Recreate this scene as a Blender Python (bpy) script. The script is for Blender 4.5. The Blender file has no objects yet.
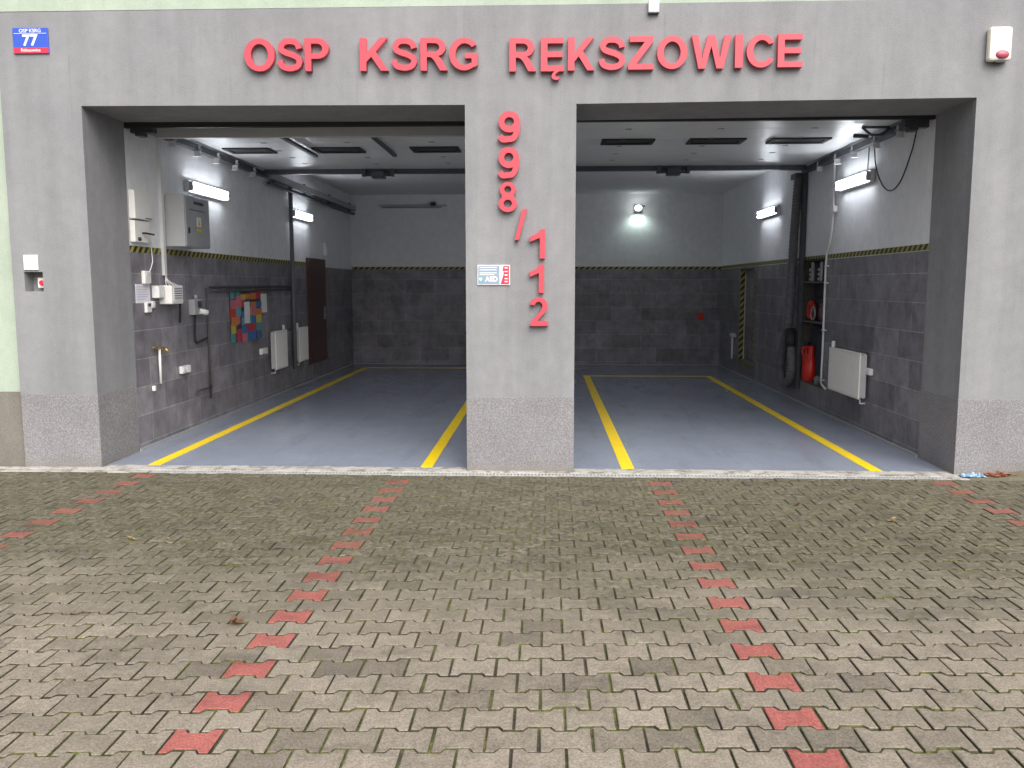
import bpy, bmesh, math, random
import numpy as np
from mathutils import Vector, Matrix
random.seed(7)
rng = np.random.default_rng(7)
sc = bpy.context.scene
C = sc.collection
R = math.radians

# ---------------------------------------------------------------- camera, world, sun, exposure
CAM = Vector((0, -7.341, 1.62)); YAW, PITCH, FPX = 0.0394, 0.1153, 853.97
F = Vector((-math.sin(YAW)*math.cos(PITCH), math.cos(YAW)*math.cos(PITCH), -math.sin(PITCH)))
RT = Vector((math.cos(YAW), math.sin(YAW), 0)); UP = RT.cross(F)
cd = bpy.data.cameras.new('camera'); co = bpy.data.objects.new('camera', cd); C.objects.link(co)
cd.sensor_width = 36; cd.lens = FPX/1024*36; cd.clip_start = .05; cd.clip_end = 1000
M = Matrix((RT, UP, -F)).transposed().to_4x4(); M.translation = CAM; co.matrix_world = M
sc.camera = co

SUN_EL, SUN_AZ = 48, 20          # degrees; the sun stands behind the viewer, a little to the right
wd = bpy.data.worlds.new('World'); sc.world = wd; wd.use_nodes = True
nt = wd.node_tree; bg = nt.nodes['Background']
sky = nt.nodes.new('ShaderNodeTexSky'); sky.sky_type = 'NISHITA'; sky.sun_disc = False
sky.sun_elevation = R(SUN_EL); sky.sun_rotation = R(180-SUN_AZ); sky.dust_density = 6; sky.air_density = 1.0; sky.ozone_density = 1
hs = nt.nodes.new('ShaderNodeHueSaturation'); hs.inputs['Saturation'].default_value = .36
nt.links.new(sky.outputs[0], hs.inputs['Color']); nt.links.new(hs.outputs[0], bg.inputs[0]); bg.inputs[1].default_value = .092
sl = bpy.data.lights.new('sun', 'SUN'); sl.energy = 1.35; sl.angle = R(70); sl.color = (1, .97, .93)
so = bpy.data.objects.new('sun', sl); C.objects.link(so)
sd = Vector((math.sin(R(SUN_AZ))*math.cos(R(SUN_EL)), -math.cos(R(SUN_AZ))*math.cos(R(SUN_EL)), math.sin(R(SUN_EL))))
so.rotation_euler = sd.to_track_quat('Z', 'Y').to_euler()
sc.view_settings.view_transform = 'Standard'; sc.view_settings.look = 'None'
sc.view_settings.exposure = 1.25; sc.view_settings.gamma = 1

# ---------------------------------------------------------------- materials
def newmat(name):
    m = bpy.data.materials.new(name); m.use_nodes = True
    return m, m.node_tree, m.node_tree.nodes['Principled BSDF']
def nd(t, k, **kw):
    n = t.nodes.new('ShaderNode'+k)
    for a, v in kw.items():
        if a in n.inputs: n.inputs[a].default_value = v
        else: setattr(n, a, v)
    return n
def noise(t, scale, detail=4, rough=.6, vec=None, stretch=None):
    n = nd(t, 'TexNoise'); n.inputs['Scale'].default_value = scale
    n.inputs['Detail'].default_value = detail; n.inputs['Roughness'].default_value = rough
    if vec is None:
        tc = nd(t, 'TexCoord'); vec = tc.outputs['Object']
    if stretch:
        mp = nd(t, 'Mapping'); mp.inputs['Scale'].default_value = stretch
        t.links.new(vec, mp.inputs[0]); vec = mp.outputs[0]
    t.links.new(vec, n.inputs['Vector'])
    return n
def ramp(t, src, stops):
    r = nd(t, 'ValToRGB'); e = r.color_ramp.elements
    while len(e) < len(stops): e.new(.5)
    for el, (p, c) in zip(e, stops):
        el.position = p; el.color = (c, c, c, 1) if isinstance(c, (int, float)) else (*c, 1)
    t.links.new(src, r.inputs[0]); return r
def mix(t, a, b, fac, mode='MIX'):
    n = nd(t, 'Mix', data_type='RGBA', blend_type=mode)
    for s, v in ((6, a), (7, b)):
        if hasattr(v, 'links'): t.links.new(v, n.inputs[s])
        else: n.inputs[s].default_value = (*v, 1) if len(v) == 3 else v
    if hasattr(fac, 'links'): t.links.new(fac, n.inputs[0])
    else: n.inputs[0].default_value = fac
    return n.outputs[2]
def bump(t, b, src, strength, dist):
    n = nd(t, 'Bump'); n.inputs['Strength'].default_value = strength; n.inputs['Distance'].default_value = dist
    t.links.new(src, n.inputs['Height']); t.links.new(n.outputs[0], b.inputs['Normal'])
    return n
def simple(name, col, rough=.5, metal=0, var=.12, scale=12, emit=None, es=0):
    m, t, b = newmat(name)
    n = noise(t, scale, 5); r = ramp(t, n.outputs[0], [(.3, 1-var), (.7, 1.0)])
    t.links.new(mix(t, col, r.outputs[0], 1, 'MULTIPLY'), b.inputs['Base Color'])
    b.inputs['Roughness'].default_value = rough; b.inputs['Metallic'].default_value = metal
    if emit:
        b.inputs['Emission Color'].default_value = (*emit, 1); b.inputs['Emission Strength'].default_value = es
    return m
def stucco(name, c1, c2, streak=.12, grain=.16):
    m, t, b = newmat(name)
    big = noise(t, 1.1, 6, .65); c = mix(t, c1, c2, ramp(t, big.outputs[0], [(.3, 0), (.7, 1)]).outputs[0])
    st = noise(t, 5, 5, .6, stretch=(1, 1, .07)); c = mix(t, c, ramp(t, st.outputs[0], [(.35, 1-streak), (.62, 1)]).outputs[0], 1, 'MULTIPLY')
    dr = noise(t, 14, 4, .65, stretch=(1, 1, .035)); c = mix(t, c, ramp(t, dr.outputs[0], [(.27, 1-streak*1.4), (.36, 1)]).outputs[0], 1, 'MULTIPLY')
    g = noise(t, 95, 3, .7); c = mix(t, c, ramp(t, g.outputs[0], [(.3, 1-grain), (.7, 1+grain*.4)]).outputs[0], 1, 'MULTIPLY')
    bl = noise(t, 9, 5, .6); c = mix(t, c, ramp(t, bl.outputs[0], [(.3, .93), (.7, 1.04)]).outputs[0], 1, 'MULTIPLY')
    t.links.new(c, b.inputs['Base Color']); b.inputs['Roughness'].default_value = .93
    b.inputs['Specular IOR Level'].default_value = .2
    bump(t, b, g.outputs[0], .5, .004)
    return m
GREY = stucco('grey_render', (.238, .239, .250), (.286, .287, .298))
GREEN = stucco('pale_green_render', (.36, .43, .345), (.43, .49, .405), .08, .1)
m, t, b = newmat('mosaic_plinth'); PLINTH = m
g = noise(t, 75, 2, .8); v = nd(t, 'TexVoronoi'); v.inputs['Scale'].default_value = 130
tc = nd(t, 'TexCoord'); t.links.new(tc.outputs['Object'], v.inputs['Vector'])
hsx = ramp(t, g.outputs[0], [(.33, (.135, .128, .137)), (.5, (.205, .196, .206)), (.68, (.295, .284, .296))])
c = mix(t, hsx.outputs[0], v.outputs['Color'], .04)
big = noise(t, 2.5, 5); c = mix(t, c, ramp(t, big.outputs[0], [(.3, .85), (.7, 1.05)]).outputs[0], 1, 'MULTIPLY')
# grime splashed up from the ground
sp = nd(t, 'SeparateXYZ'); t.links.new(tc.outputs['Object'], sp.inputs[0])
ad = nd(t, 'Math', operation='MULTIPLY_ADD'); t.links.new(big.outputs[0], ad.inputs[0]); ad.inputs[1].default_value = .22; t.links.new(sp.outputs[2], ad.inputs[2])
gr = ramp(t, ad.outputs[0], [(.09, 1), (.22, 0)])
c = mix(t, c, (.17, .155, .125), mix(t, (0, 0, 0), gr.outputs[0], .55))
t.links.new(c, b.inputs['Base Color']); b.inputs['Roughness'].default_value = .85; bump(t, b, g.outputs[0], .5, .004)
BEIGEPL = stucco('beige_plinth', (.19, .178, .155), (.24, .225, .195), .15, .25)
PAINT = stucco('white_wall_paint', (.76, .77, .79), (.82, .83, .85), .03, .03)

def tilemat(name, axis):
    m, t, b = newmat(name)
    tc = nd(t, 'TexCoord'); s = nd(t, 'SeparateXYZ'); t.links.new(tc.outputs['Object'], s.inputs[0])
    cb = nd(t, 'CombineXYZ')
    ax = nd(t, 'Math', operation='ADD'); t.links.new(s.outputs[axis], ax.inputs[0]); ax.inputs[1].default_value = 12.0-.13+.3
    az = nd(t, 'Math', operation='ADD'); t.links.new(s.outputs[2], az.inputs[0]); az.inputs[1].default_value = 2.77-.07+.277
    t.links.new(ax.outputs[0], cb.inputs[0]); t.links.new(az.outputs[0], cb.inputs[1])
    br = nd(t, 'TexBrick'); br.offset = .5; br.squash = 1
    for k, v in (('Scale', 1), ('Mortar Size', .0035), ('Mortar Smooth', .3), ('Bias', 0), ('Brick Width', .6), ('Row Height', .277)): br.inputs[k].default_value = v
    br.inputs['Color1'].default_value = (.165, .156, .175, 1); br.inputs['Color2'].default_value = (.232, .220, .242, 1); br.inputs['Mortar'].default_value = (.34, .34, .35, 1)
    t.links.new(cb.outputs[0], br.inputs['Vector'])
    n = noise(t, 5, 7, .7); c = mix(t, br.outputs['Color'], ramp(t, n.outputs[0], [(.3, .62), (.7, 1.35)]).outputs[0], 1, 'MULTIPLY')
    n2 = noise(t, 3, 5, .6, stretch=(1, 1, .25)); c = mix(t, c, ramp(t, n2.outputs[0], [(.3, .85), (.7, 1.12)]).outputs[0], 1, 'MULTIPLY')
    t.links.new(c, b.inputs['Base Color']); b.inputs['Roughness'].default_value = .5
    iv = nd(t, 'Math', operation='SUBTRACT'); iv.inputs[0].default_value = 1; t.links.new(br.outputs['Fac'], iv.inputs[1])
    bump(t, b, iv.outputs[0], .6, .003)
    return m
TILE_Y = tilemat('slate_tiles_side', 1); TILE_X = tilemat('slate_tiles_back', 0)

def hazard(name, axis, sgn=1):
    m, t, b = newmat(name)
    tc = nd(t, 'TexCoord'); s = nd(t, 'SeparateXYZ'); t.links.new(tc.outputs['Object'], s.inputs[0])
    a = nd(t, 'Math', operation='MULTIPLY_ADD'); t.links.new(s.outputs[2], a.inputs[0]); a.inputs[1].default_value = sgn; t.links.new(s.outputs[axis], a.inputs[2])
    d = nd(t, 'Math', operation='MULTIPLY'); t.links.new(a.outputs[0], d.inputs[0]); d.inputs[1].default_value = 1/.115
    f = nd(t, 'Math', operation='FRACT'); t.links.new(d.outputs[0], f.inputs[0])
    r = ramp(t, f.outputs[0], [(0, (.014, .014, .014)), (.5, (.34, .30, .05))]); r.color_ramp.interpolation = 'CONSTANT'
    t.links.new(r.outputs[0], b.inputs['Base Color']); b.inputs['Roughness'].default_value = .45
    return m
HAZ_Y = hazard('hazard_tape_side', 1, -1); HAZ_YR = hazard('hazard_tape_right', 1, 1); HAZ_X = hazard('hazard_tape_back', 0, -1)

m, t, b = newmat('epoxy_floor'); EPOXY = m
n = noise(t, .9, 5, .6); c = mix(t, (.195, .220, .278), (.217, .243, .302), ramp(t, n.outputs[0], [(.3, 0), (.7, 1)]).outputs[0])
n2 = noise(t, 14, 6, .7); c = mix(t, c, ramp(t, n2.outputs[0], [(.3, .93), (.7, 1.04)]).outputs[0], 1, 'MULTIPLY')
n3 = noise(t, 2.6, 6, .75, stretch=(1, .16, 1)); c = mix(t, c, ramp(t, n3.outputs[0], [(.30, .80), (.46, 1), (.7, 1.05)]).outputs[0], 1, 'MULTIPLY')
t.links.new(c, b.inputs['Base Color'])
rr = ramp(t, noise(t, 3, 6, .7).outputs[0], [(.3, .17), (.7, .27)]); t.links.new(rr.outputs[0], b.inputs['Roughness'])
bump(t, b, noise(t, 2.5, 2).outputs[0], .03, .004)

m, t, b = newmat('paving_blocks'); PAVER = m
at = nd(t, 'Attribute', attribute_name='tone'); s = nd(t, 'SeparateColor'); t.links.new(at.outputs['Color'], s.inputs[0])
tc = nd(t, 'TexCoord')
base = ramp(t, s.outputs[0], [(0, (.112, .096, .076)), (.5, (.190, .163, .131)), (1, (.245, .211, .172))])
red = ramp(t, s.outputs[0], [(0, (.235, .070, .060)), (1, (.31, .098, .085))])
c = mix(t, base.outputs[0], red.outputs[0], s.outputs[1])
fine = noise(t, 110, 3, .85); c = mix(t, c, ramp(t, fine.outputs[0], [(.3, .5), (.5, 1), (.7, 1.5)]).outputs[0], 1, 'MULTIPLY')
mid = noise(t, 11, 6, .7); c = mix(t, c, ramp(t, mid.outputs[0], [(.28, .78), (.7, 1.1)]).outputs[0], 1, 'MULTIPLY')
# moss film and dirt that grow towards the drip line of the building
sp = nd(t, 'SeparateXYZ'); t.links.new(tc.outputs['Object'], sp.inputs[0])
bign = noise(t, 1.3, 6, .65); mp = nd(t, 'MapRange'); t.links.new(sp.outputs[1], mp.inputs[0])
for i, v in enumerate((-4.3, -.9, -.25, .85)): mp.inputs[i+1].default_value = v
ad = nd(t, 'Math', operation='ADD'); t.links.new(mp.outputs[0], ad.inputs[0]); t.links.new(bign.outputs[0], ad.inputs[1])
mo = ramp(t, ad.outputs[0], [(.40, .02), (.95, 1)])
mo2 = noise(t, 24, 4, .75); mo3 = ramp(t, mo2.outputs[0], [(.36, .3), (.58, 1)])
fm = nd(t, 'Math', operation='MULTIPLY'); t.links.new(mo.outputs[0], fm.inputs[0]); t.links.new(mo3.outputs[0], fm.inputs[1])
mf = mix(t, fm.outputs[0], (0, 0, 0), mix(t, (0, 0, 0), s.outputs[1], .45)); c = mix(t, c, (.062, .058, .034), mf)
dk = noise(t, 1.9, 7, .72, stretch=(1, 1.6, 1)); c = mix(t, c, ramp(t, dk.outputs[0], [(.36, .72), (.47, 1), (.62, 1.08)]).outputs[0], 1, 'MULTIPLY')
lich = noise(t, 70, 2, .6); c = mix(t, c, (.22, .22, .10), mix(t, (0, 0, 0), ramp(t, lich.outputs[0], [(.68, 0), (.73, 1)]).outputs[0], .5))
t.links.new(c, b.inputs['Base Color']); b.inputs['Roughness'].default_value = .82; b.inputs['Specular IOR Level'].default_value = .35
bump(t, b, fine.outputs[0], .45, .003)

m, t, b = newmat('joint_fill'); JOINT = m
n = noise(t, 3.2, 5, .7); n2 = noise(t, 60, 4, .7)
c = mix(t, (.045, .038, .028), (.095, .10, .028), ramp(t, n.outputs[0], [(.42, 0), (.58, 1)]).outputs[0])
c = mix(t, c, ramp(t, n2.outputs[0], [(.3, .45), (.7, 1.7)]).outputs[0], 1, 'MULTIPLY')
t.links.new(c, b.inputs['Base Color']); b.inputs['Roughness'].default_value = 1; bump(t, b, n2.outputs[0], 1, .006)

m, t, b = newmat('worn_concrete'); CONC = m
n = noise(t, 7, 8, .75); c = mix(t, (.36, .345, .315), (.13, .11, .085), ramp(t, n.outputs[0], [(.47, 0), (.62, 1)]).outputs[0])
n2 = noise(t, 60, 4, .7); c = mix(t, c, ramp(t, n2.outputs[0], [(.3, .75), (.7, 1.1)]).outputs[0], 1, 'MULTIPLY')
t.links.new(c, b.inputs['Base Color']); b.inputs['Roughness'].default_value = .9; bump(t, b, n.outputs[0], .7, .012)
m, t, b = newmat('asphalt'); ASPH = m
n = noise(t, 40, 6, .7); c = ramp(t, n.outputs[0], [(.3, .04), (.7, .075)]); t.links.new(c.outputs[0], b.inputs['Base Color']); b.inputs['Roughness'].default_value = .95
m, t, b = newmat('grass_verge'); SOIL = m
n = noise(t, 25, 6, .7); c = mix(t, (.09, .08, .055), (.17, .15, .10), n.outputs[0]); t.links.new(c, b.inputs['Base Color']); b.inputs['Roughness'].default_value = 1; bump(t, b, n.outputs[0], 1, .02)

YEL = simple('yellow_line_paint', (.82, .58, .004), .35, var=.1, scale=9)
REDL = simple('red_letter_paint', (.52, .060, .085), .42, var=.07, scale=6)
WHITE = simple('white_plastic', (.70, .705, .71), .4, var=.06)
CREAM = simple('cream_enamel', (.76, .75, .72), .38, var=.05)
SIREN = simple('ivory_housing', (.80, .76, .66), .4, var=.08, scale=5)
METAL = simple('galvanised_steel', (.42, .43, .44), .45, .7, var=.25, scale=30)
DKMET = simple('dark_steel', (.07, .075, .09), .45, .3, var=.3)
GALV = simple('weathered_zinc', (.44, .44, .43), .6, .1, var=.35, scale=9)
PIPE = simple('dark_painted_pipe', (.075, .065, .068), .5, var=.25)
GREYP = simple('grey_plastic', (.32, .33, .34), .5, var=.1)
LGREY = simple('light_grey_enamel', (.45, .46, .47), .4, var=.06)
BLACK = simple('black_rubber', (.02, .02, .023), .6, var=.3)
BROWN = simple('brown_door_paint', (.085, .036, .030), .45, var=.2)
WOOD = simple('shelf_board', (.11, .10, .085), .6, var=.3, scale=20)
PAPER = simple('paper', (.70, .70, .74), .8, var=.08, scale=40)
REDP = simple('red_plastic', (.60, .025, .015), .3, var=.15)
BRASS = simple('brass', (.55, .42, .16), .35, .8, var=.2)
BLUE = simple('blue_sign', (.035, .09, .50), .35, var=.05)
REDS = simple('red_sign', (.66, .03, .07), .35, var=.05)
TEAL = simple('teal_sign', (.16, .36, .40), .4, var=.08)
SLATE = simple('bluegrey_sign', (.26, .32, .42), .4, var=.08)
HOSE = simple('grey_hose', (.13, .13, .14), .55, var=.2)
PURP = simple('purple_sign', (.30, .30, .55), .5)
TUBE = simple('lit_tube', (.9, .9, .9), .4, emit=(.90, .94, 1), es=10)
LAMPW = simple('lit_diffuser', (.9, .9, .9), .4, emit=(.93, 1, .97), es=5)
m, t, b = newmat('dark_glazing'); GLZ = m
n = noise(t, 3, 3); t.links.new(ramp(t, n.outputs[0], [(.3, .02), (.7, .035)]).outputs[0], b.inputs['Base Color']); b.inputs['Roughness'].default_value = .4
m, t, b = newmat('ribbed_door_panel'); PANEL = m
tc = nd(t, 'TexCoord'); w = nd(t, 'TexWave', wave_type='BANDS', bands_direction='Y'); w.inputs['Scale'].default_value = 6.0; w.inputs['Distortion'].default_value = 0
t.links.new(tc.outputs['Object'], w.inputs[0])
n = noise(t, 2.2, 4); t.links.new(ramp(t, n.outputs[0], [(.3, (.64, .655, .66)), (.7, (.70, .715, .72))]).outputs[0], b.inputs['Base Color'])
b.inputs['Roughness'].default_value = .28; bump(t, b, w.outputs[0], .6, .004)
COLS = [simple('poster_'+k, c, .7, var=.15, scale=30) for k, c in (('red', (.55, .05, .04)), ('teal', (.08, .30, .32)), ('orange', (.62, .20, .04)), ('yellow', (.55, .45, .08)), ('pink', (.55, .16, .20)), ('blue', (.05, .16, .38)), ('aqua', (.12, .34, .40)), ('crimson', (.50, .04, .08)))]
LEAFY = simple('yellow_leaf', (.34, .28, .11), .7, var=.3, scale=60); LEAFB = simple('brown_leaf', (.16, .085, .045), .8, var=.4, scale=60)
LEAFR = simple('rust_leaf', (.38, .13, .06), .8, var=.4, scale=60)
m, t, b = newmat('blue_white_film'); FILM = m
n = noise(t, 22, 3); t.links.new(ramp(t, n.outputs[0], [(.45, (.10, .22, .34)), (.52, (.42, .48, .52)), (.6, (.08, .18, .30))]).outputs[0], b.inputs['Base Color']); b.inputs['Roughness'].default_value = .25

# ---------------------------------------------------------------- mesh helpers
class MB:
    def __init__(s): s.bm = bmesh.new(); s.mi = 0
    def box(s, x0, x1, y0, y1, z0, z1, bev=0):
        vs = [s.bm.verts.new((x, y, z)) for x in (x0, x1) for y in (y0, y1) for z in (z0, z1)]
        fs = [s.bm.faces.new([vs[i] for i in q]) for q in ((0, 1, 3, 2), (4, 6, 7, 5), (0, 4, 5, 1), (2, 3, 7, 6), (0, 2, 6, 4), (1, 5, 7, 3))]
        for f in fs: f.material_index = s.mi
        if bev:
            es = list({e for f in fs for e in f.edges})
            r = bmesh.ops.bevel(s.bm, geom=es, offset=bev, segments=2, affect='EDGES', profile=.5)
            for f in r['faces']: f.material_index = s.mi
        return s
    def prism(s, pts, fn, d0, d1, bev=0):
        """2-D outline pts, fn(a, b, d) -> xyz"""
        a = [s.bm.verts.new(fn(p[0], p[1], d0)) for p in pts]; c = [s.bm.verts.new(fn(p[0], p[1], d1)) for p in pts]
        fs = [s.bm.faces.new(a), s.bm.faces.new(c[::-1])]
        n = len(pts)
        for i in range(n): fs.append(s.bm.faces.new((a[i], c[i], c[(i+1) % n], a[(i+1) % n])))
        for f in fs: f.material_index = s.mi
        if bev:
            bmesh.ops.bevel(s.bm, geom=list({e for f in fs for e in f.edges}), offset=bev, segments=2, affect='EDGES', profile=.5)
        return s
    def tube(s, pts, r, seg=10, ribs=0, closed=False):
        P = [Vector(p) for p in pts]; rings = []
        up = None
        for i, p in enumerate(P):
            d = (P[min(i+1, len(P)-1)]-P[max(i-1, 0)]).normalized()
            if up is None: up = Vector((0, 0, 1)) if abs(d.z) < .9 else Vector((1, 0, 0))
            a = d.cross(up)
            if a.length < 1e-4: a = d.orthogonal()
            a.normalize(); bb = d.cross(a).normalized(); up = -bb if False else up
            rr = r[i] if isinstance(r, (list, tuple)) else r
            if ribs and i % 2: rr *= ribs
            rings.append([s.bm.verts.new(p+a*rr*math.cos(2*math.pi*k/seg)+bb*rr*math.sin(2*math.pi*k/seg)) for k in range(seg)])
        for r0, r1 in zip(rings, rings[1:]):
            for k in range(seg):
                f = s.bm.faces.new((r0[k], r0[(k+1) % seg], r1[(k+1) % seg], r1[k])); f.smooth = not ribs; f.material_index = s.mi
        for ring, rev in ((rings[0], 1), (rings[-1], 0)):
            f = s.bm.faces.new(ring[::-1] if rev else ring); f.material_index = s.mi
        return s
    def build(s, name, mat, parent=None, origin=(0, 0, 0)):
        o_ = Vector(origin) if parent is None else parent_loc(parent)
        bmesh.ops.translate(s.bm, verts=s.bm.verts, vec=-o_)
        bmesh.ops.recalc_face_normals(s.bm, faces=s.bm.faces)
        me = bpy.data.meshes.new(name); s.bm.to_mesh(me); s.bm.free()
        for m_ in (mat if isinstance(mat, list) else [mat]): me.materials.append(m_)
        ob = bpy.data.objects.new(name, me); C.objects.link(ob)
        if parent is not None: ob.parent = parent
        else: ob.location = o_
        return ob
def parent_loc(o):
    v = Vector((0, 0, 0))
    while o is not None: v += o.location; o = o.parent
    return v
def tag(o, label=None, cat=None, group=None, kind=None):
    if label: o['label'] = label
    if cat: o['category'] = cat
    if group: o['group'] = group
    if kind: o['kind'] = kind
    return o
def thing(name, label, cat, loc, group=None):
    o = bpy.data.objects.new(name, None); C.objects.link(o); o.location = loc; o.empty_display_size = .1
    return tag(o, label, cat, group)
def copy_tree(o, loc, label):
    c = o.copy(); C.objects.link(c); c.location = loc; c['label'] = label
    for ch in [x for x in bpy.data.objects if x.parent == o]:
        d = ch.copy(); C.objects.link(d); d.parent = c
        for g in [x for x in bpy.data.objects if x.parent == ch]:
            e = g.copy(); C.objects.link(e); e.parent = d
    return c
def struct(o): o['kind'] = 'structure'; return o
def rnd_path(pts, n=8):
    """Catmull-Rom through pts"""
    P = [Vector(p) for p in pts]; P = [P[0]*2-P[1]]+P+[P[-1]*2-P[-2]]; out = []
    for i in range(1, len(P)-2):
        for k in range(n):
            t_ = k/n; a, b_, c_, d = P[i-1:i+3]
            out.append(.5*((2*b_)+(-a+c_)*t_+(2*a-5*b_+4*c_-d)*t_**2+(-a+3*b_-3*c_+d)*t_**3))
    out.append(P[-2]); return out

def glyph(ch, x0, x1, z0, z1, y, depth, off=.0, bevel=0.0, extra_h=0):
    """mesh data of one character standing in the x-z plane, fitted to the given box; y = front face"""
    cu = bpy.data.curves.new('glyph', 'FONT'); cu.body = ch; cu.size = 1; cu.offset = off; cu.extrude = .5; cu.resolution_u = 6
    tmp = bpy.data.objects.new('glyph', cu); C.objects.link(tmp)
    dg = bpy.context.evaluated_depsgraph_get(); me = bpy.data.meshes.new_from_object(tmp.evaluated_get(dg))
    C.objects.unlink(tmp); bpy.data.objects.remove(tmp); bpy.data.curves.remove(cu)
    n = len(me.vertices); a = np.empty(n*3); me.vertices.foreach_get('co', a); a = a.reshape(-1, 3)
    lo, hi = a.min(0), a.max(0)
    out = np.empty_like(a)
    out[:, 0] = x0+(a[:, 0]-lo[0])/(hi[0]-lo[0])*(x1-x0)
    out[:, 2] = z0+(a[:, 1]-lo[1])/(hi[1]-lo[1])*(z1-z0)
    out[:, 1] = y+(hi[2]-a[:, 2])/(hi[2]-lo[2])*depth
    return me, out
def glyph_obj(name, ch, box, y, depth, mat, off, parent=None):
    me, v = glyph(ch, *box, y, depth, off)
    o_ = parent_loc(parent) if parent is not None else Vector((box[0], y+depth, box[2]))
    v = v-np.array(o_); me.vertices.foreach_set('co', v.ravel()); me.materials.clear(); me.materials.append(mat)
    me.name = name; ob = bpy.data.objects.new(name, me); C.objects.link(ob)
    if parent is not None: ob.parent = parent
    else: ob.location = o_
    return ob

# ================================================================ SETTING
# measured levels and planes
X1, X2, X3, X4 = -3.957, -.684, .247, 3.509
ZT, ZP, ZG, DJ, YB = 3.118, .655, 3.905, .728, 10.08
XL, XR, ZC = -3.96, 3.514, 3.43
XG = -4.655     # left edge of the grey render

struct(MB().box(-200, 200, -200, 60, -.6, -.12).build('ground', ASPH))

# ---- block paving: one mesh of real bone shaped blocks
L, PH = .191, .1448
def paving():
    g = .0054; gy = .0055; E, Mh, s0, s1 = .0844, .0604, .0395, .056
    hx = L/2-g
    up = [(-hx, E-gy), (-s1-.002, E-gy), (-s0-.002, Mh-gy), (s0+.002, Mh-gy), (s1+.002, E-gy), (hx, E-gy)]
    out = np.array(up+[(x, -z) for x, z in up[::-1]])
    inn = out.copy(); cen = np.sign(out)*np.array([.003, .003]); inn = out-cen
    n = 12; V = []; Fc = []; T = []; MI = []
    X0, Y0 = -1.258+.0, -1.31+.045
    for r in range(-50, 10):
        y_ = Y0+r*PH
        par = r % 2
        for k in range(-46, 50):
            x_ = X0+k*L+(par*L/2)
            # reds: column A (r even, k=0), B (odd rows, 11.5), C outer left (even, k=-12), D outer right (odd, 11+12)
            red = (par == 0 and k in (0, -12, -24)) or (par == 1 and k in (11, 23, 35))
            xx = x_; yy = y_+.036*x_
            if xx < X0: yy -= .032*(X0-xx)
            xx += (.009-.0027*min(3, max(0, xx+1.26)))*(y_+4.3); yy = -3.7+(yy+3.7)*(1+.0105*min(2.2, max(0, xx+1.26)))+.013*min(2.2, max(0, xx+1.26))
            if xx > .938: xx = .938+(xx-.938)*1.022
            if xx < X0: xx = X0+(xx-X0)*.963
            if yy > -.205-.02 or xx < -8.5 or xx > 8.5 or yy < -9: 
                if not (yy <= -.20+.05 and yy > -.3 and -8.5 < xx < 8.5): continue
            a = rng.normal(0, .008); ca, sa = math.cos(a), math.sin(a)
            dz = rng.normal(0, .0011)+.006*math.sin(xx*.9+1)*math.sin(yy*1.1); tx, ty = rng.normal(0, .008, 2)
            j = len(V)
            ox, oy = xx+rng.normal(0, .0009), yy+rng.normal(0, .0009)
            st = 1.022 if xx > .938 else (.963 if xx < X0 else 1)
            for ring, zz in ((inn, 0), (out, -.0028), (out, -.035)):
                for px, py in ring:
                    px *= st
                    wx, wy = ox+px*ca-py*sa, oy+px*sa+py*ca+.036*px
                    wy = min(wy, -.196)
                    V.append((wx, wy, zz+dz+tx*px+ty*py))
            Fc.append(tuple(range(j, j+n))[::-1]); MI += [0]*(1+n)+[1]*n
            for q in (0, 1):
                for i in range(n):
                    p0, p1 = j+q*n+i, j+q*n+(i+1) % n
                    Fc.append((p0, p1, p1+n, p0+n))
            tone = float(np.clip(rng.normal(.55, .16), 0, 1))
            if rng.random() < .05: tone *= .5
            T += [(tone, 1. if red else 0., 0, 1)]*(3*n)
    me = bpy.data.meshes.new('pavement'); me.from_pydata(V, [], Fc)
    ca_ = me.color_attributes.new('tone', 'FLOAT_COLOR', 'POINT'); ca_.data.foreach_set('color', np.array(T, dtype=np.float32).ravel())
    me.materials.append(PAVER); me.materials.append(JOINT); me.polygons.foreach_set('material_index', MI); ob = bpy.data.objects.new('pavement', me); C.objects.link(ob); me.update()
    bm = bmesh.new(); bm.from_mesh(me); bmesh.ops.recalc_face_normals(bm, faces=bm.faces); bm.to_mesh(me); bm.free()
    return struct(ob)
paving()
# sand and moss bed between the blocks, gently uneven
mb = MB(); NX, NY = 120, 70; gv = [[mb.bm.verts.new((-9+18*i/NX, -9.2+9.01*j/NY, -.0135+.0085*min(1, max(0, ((-9.2+9.01*j/NY)+3.0)/2.2))+.006*math.sin((-9+18*i/NX)*.9+1)*math.sin((-9.2+9.01*j/NY)*1.1)+rng.normal(0, .0012))) for j in range(NY+1)] for i in range(NX+1)]
for i in range(NX):
    for j in range(NY): mb.bm.faces.new((gv[i][j], gv[i+1][j], gv[i+1][j+1], gv[i][j+1]))
struct(mb.build('pavement_bed', JOINT))
struct(MB().box(-9.4, 9.4, -9.4, 0, -.12, -.03).build('pavement_base', SOIL))

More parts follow.
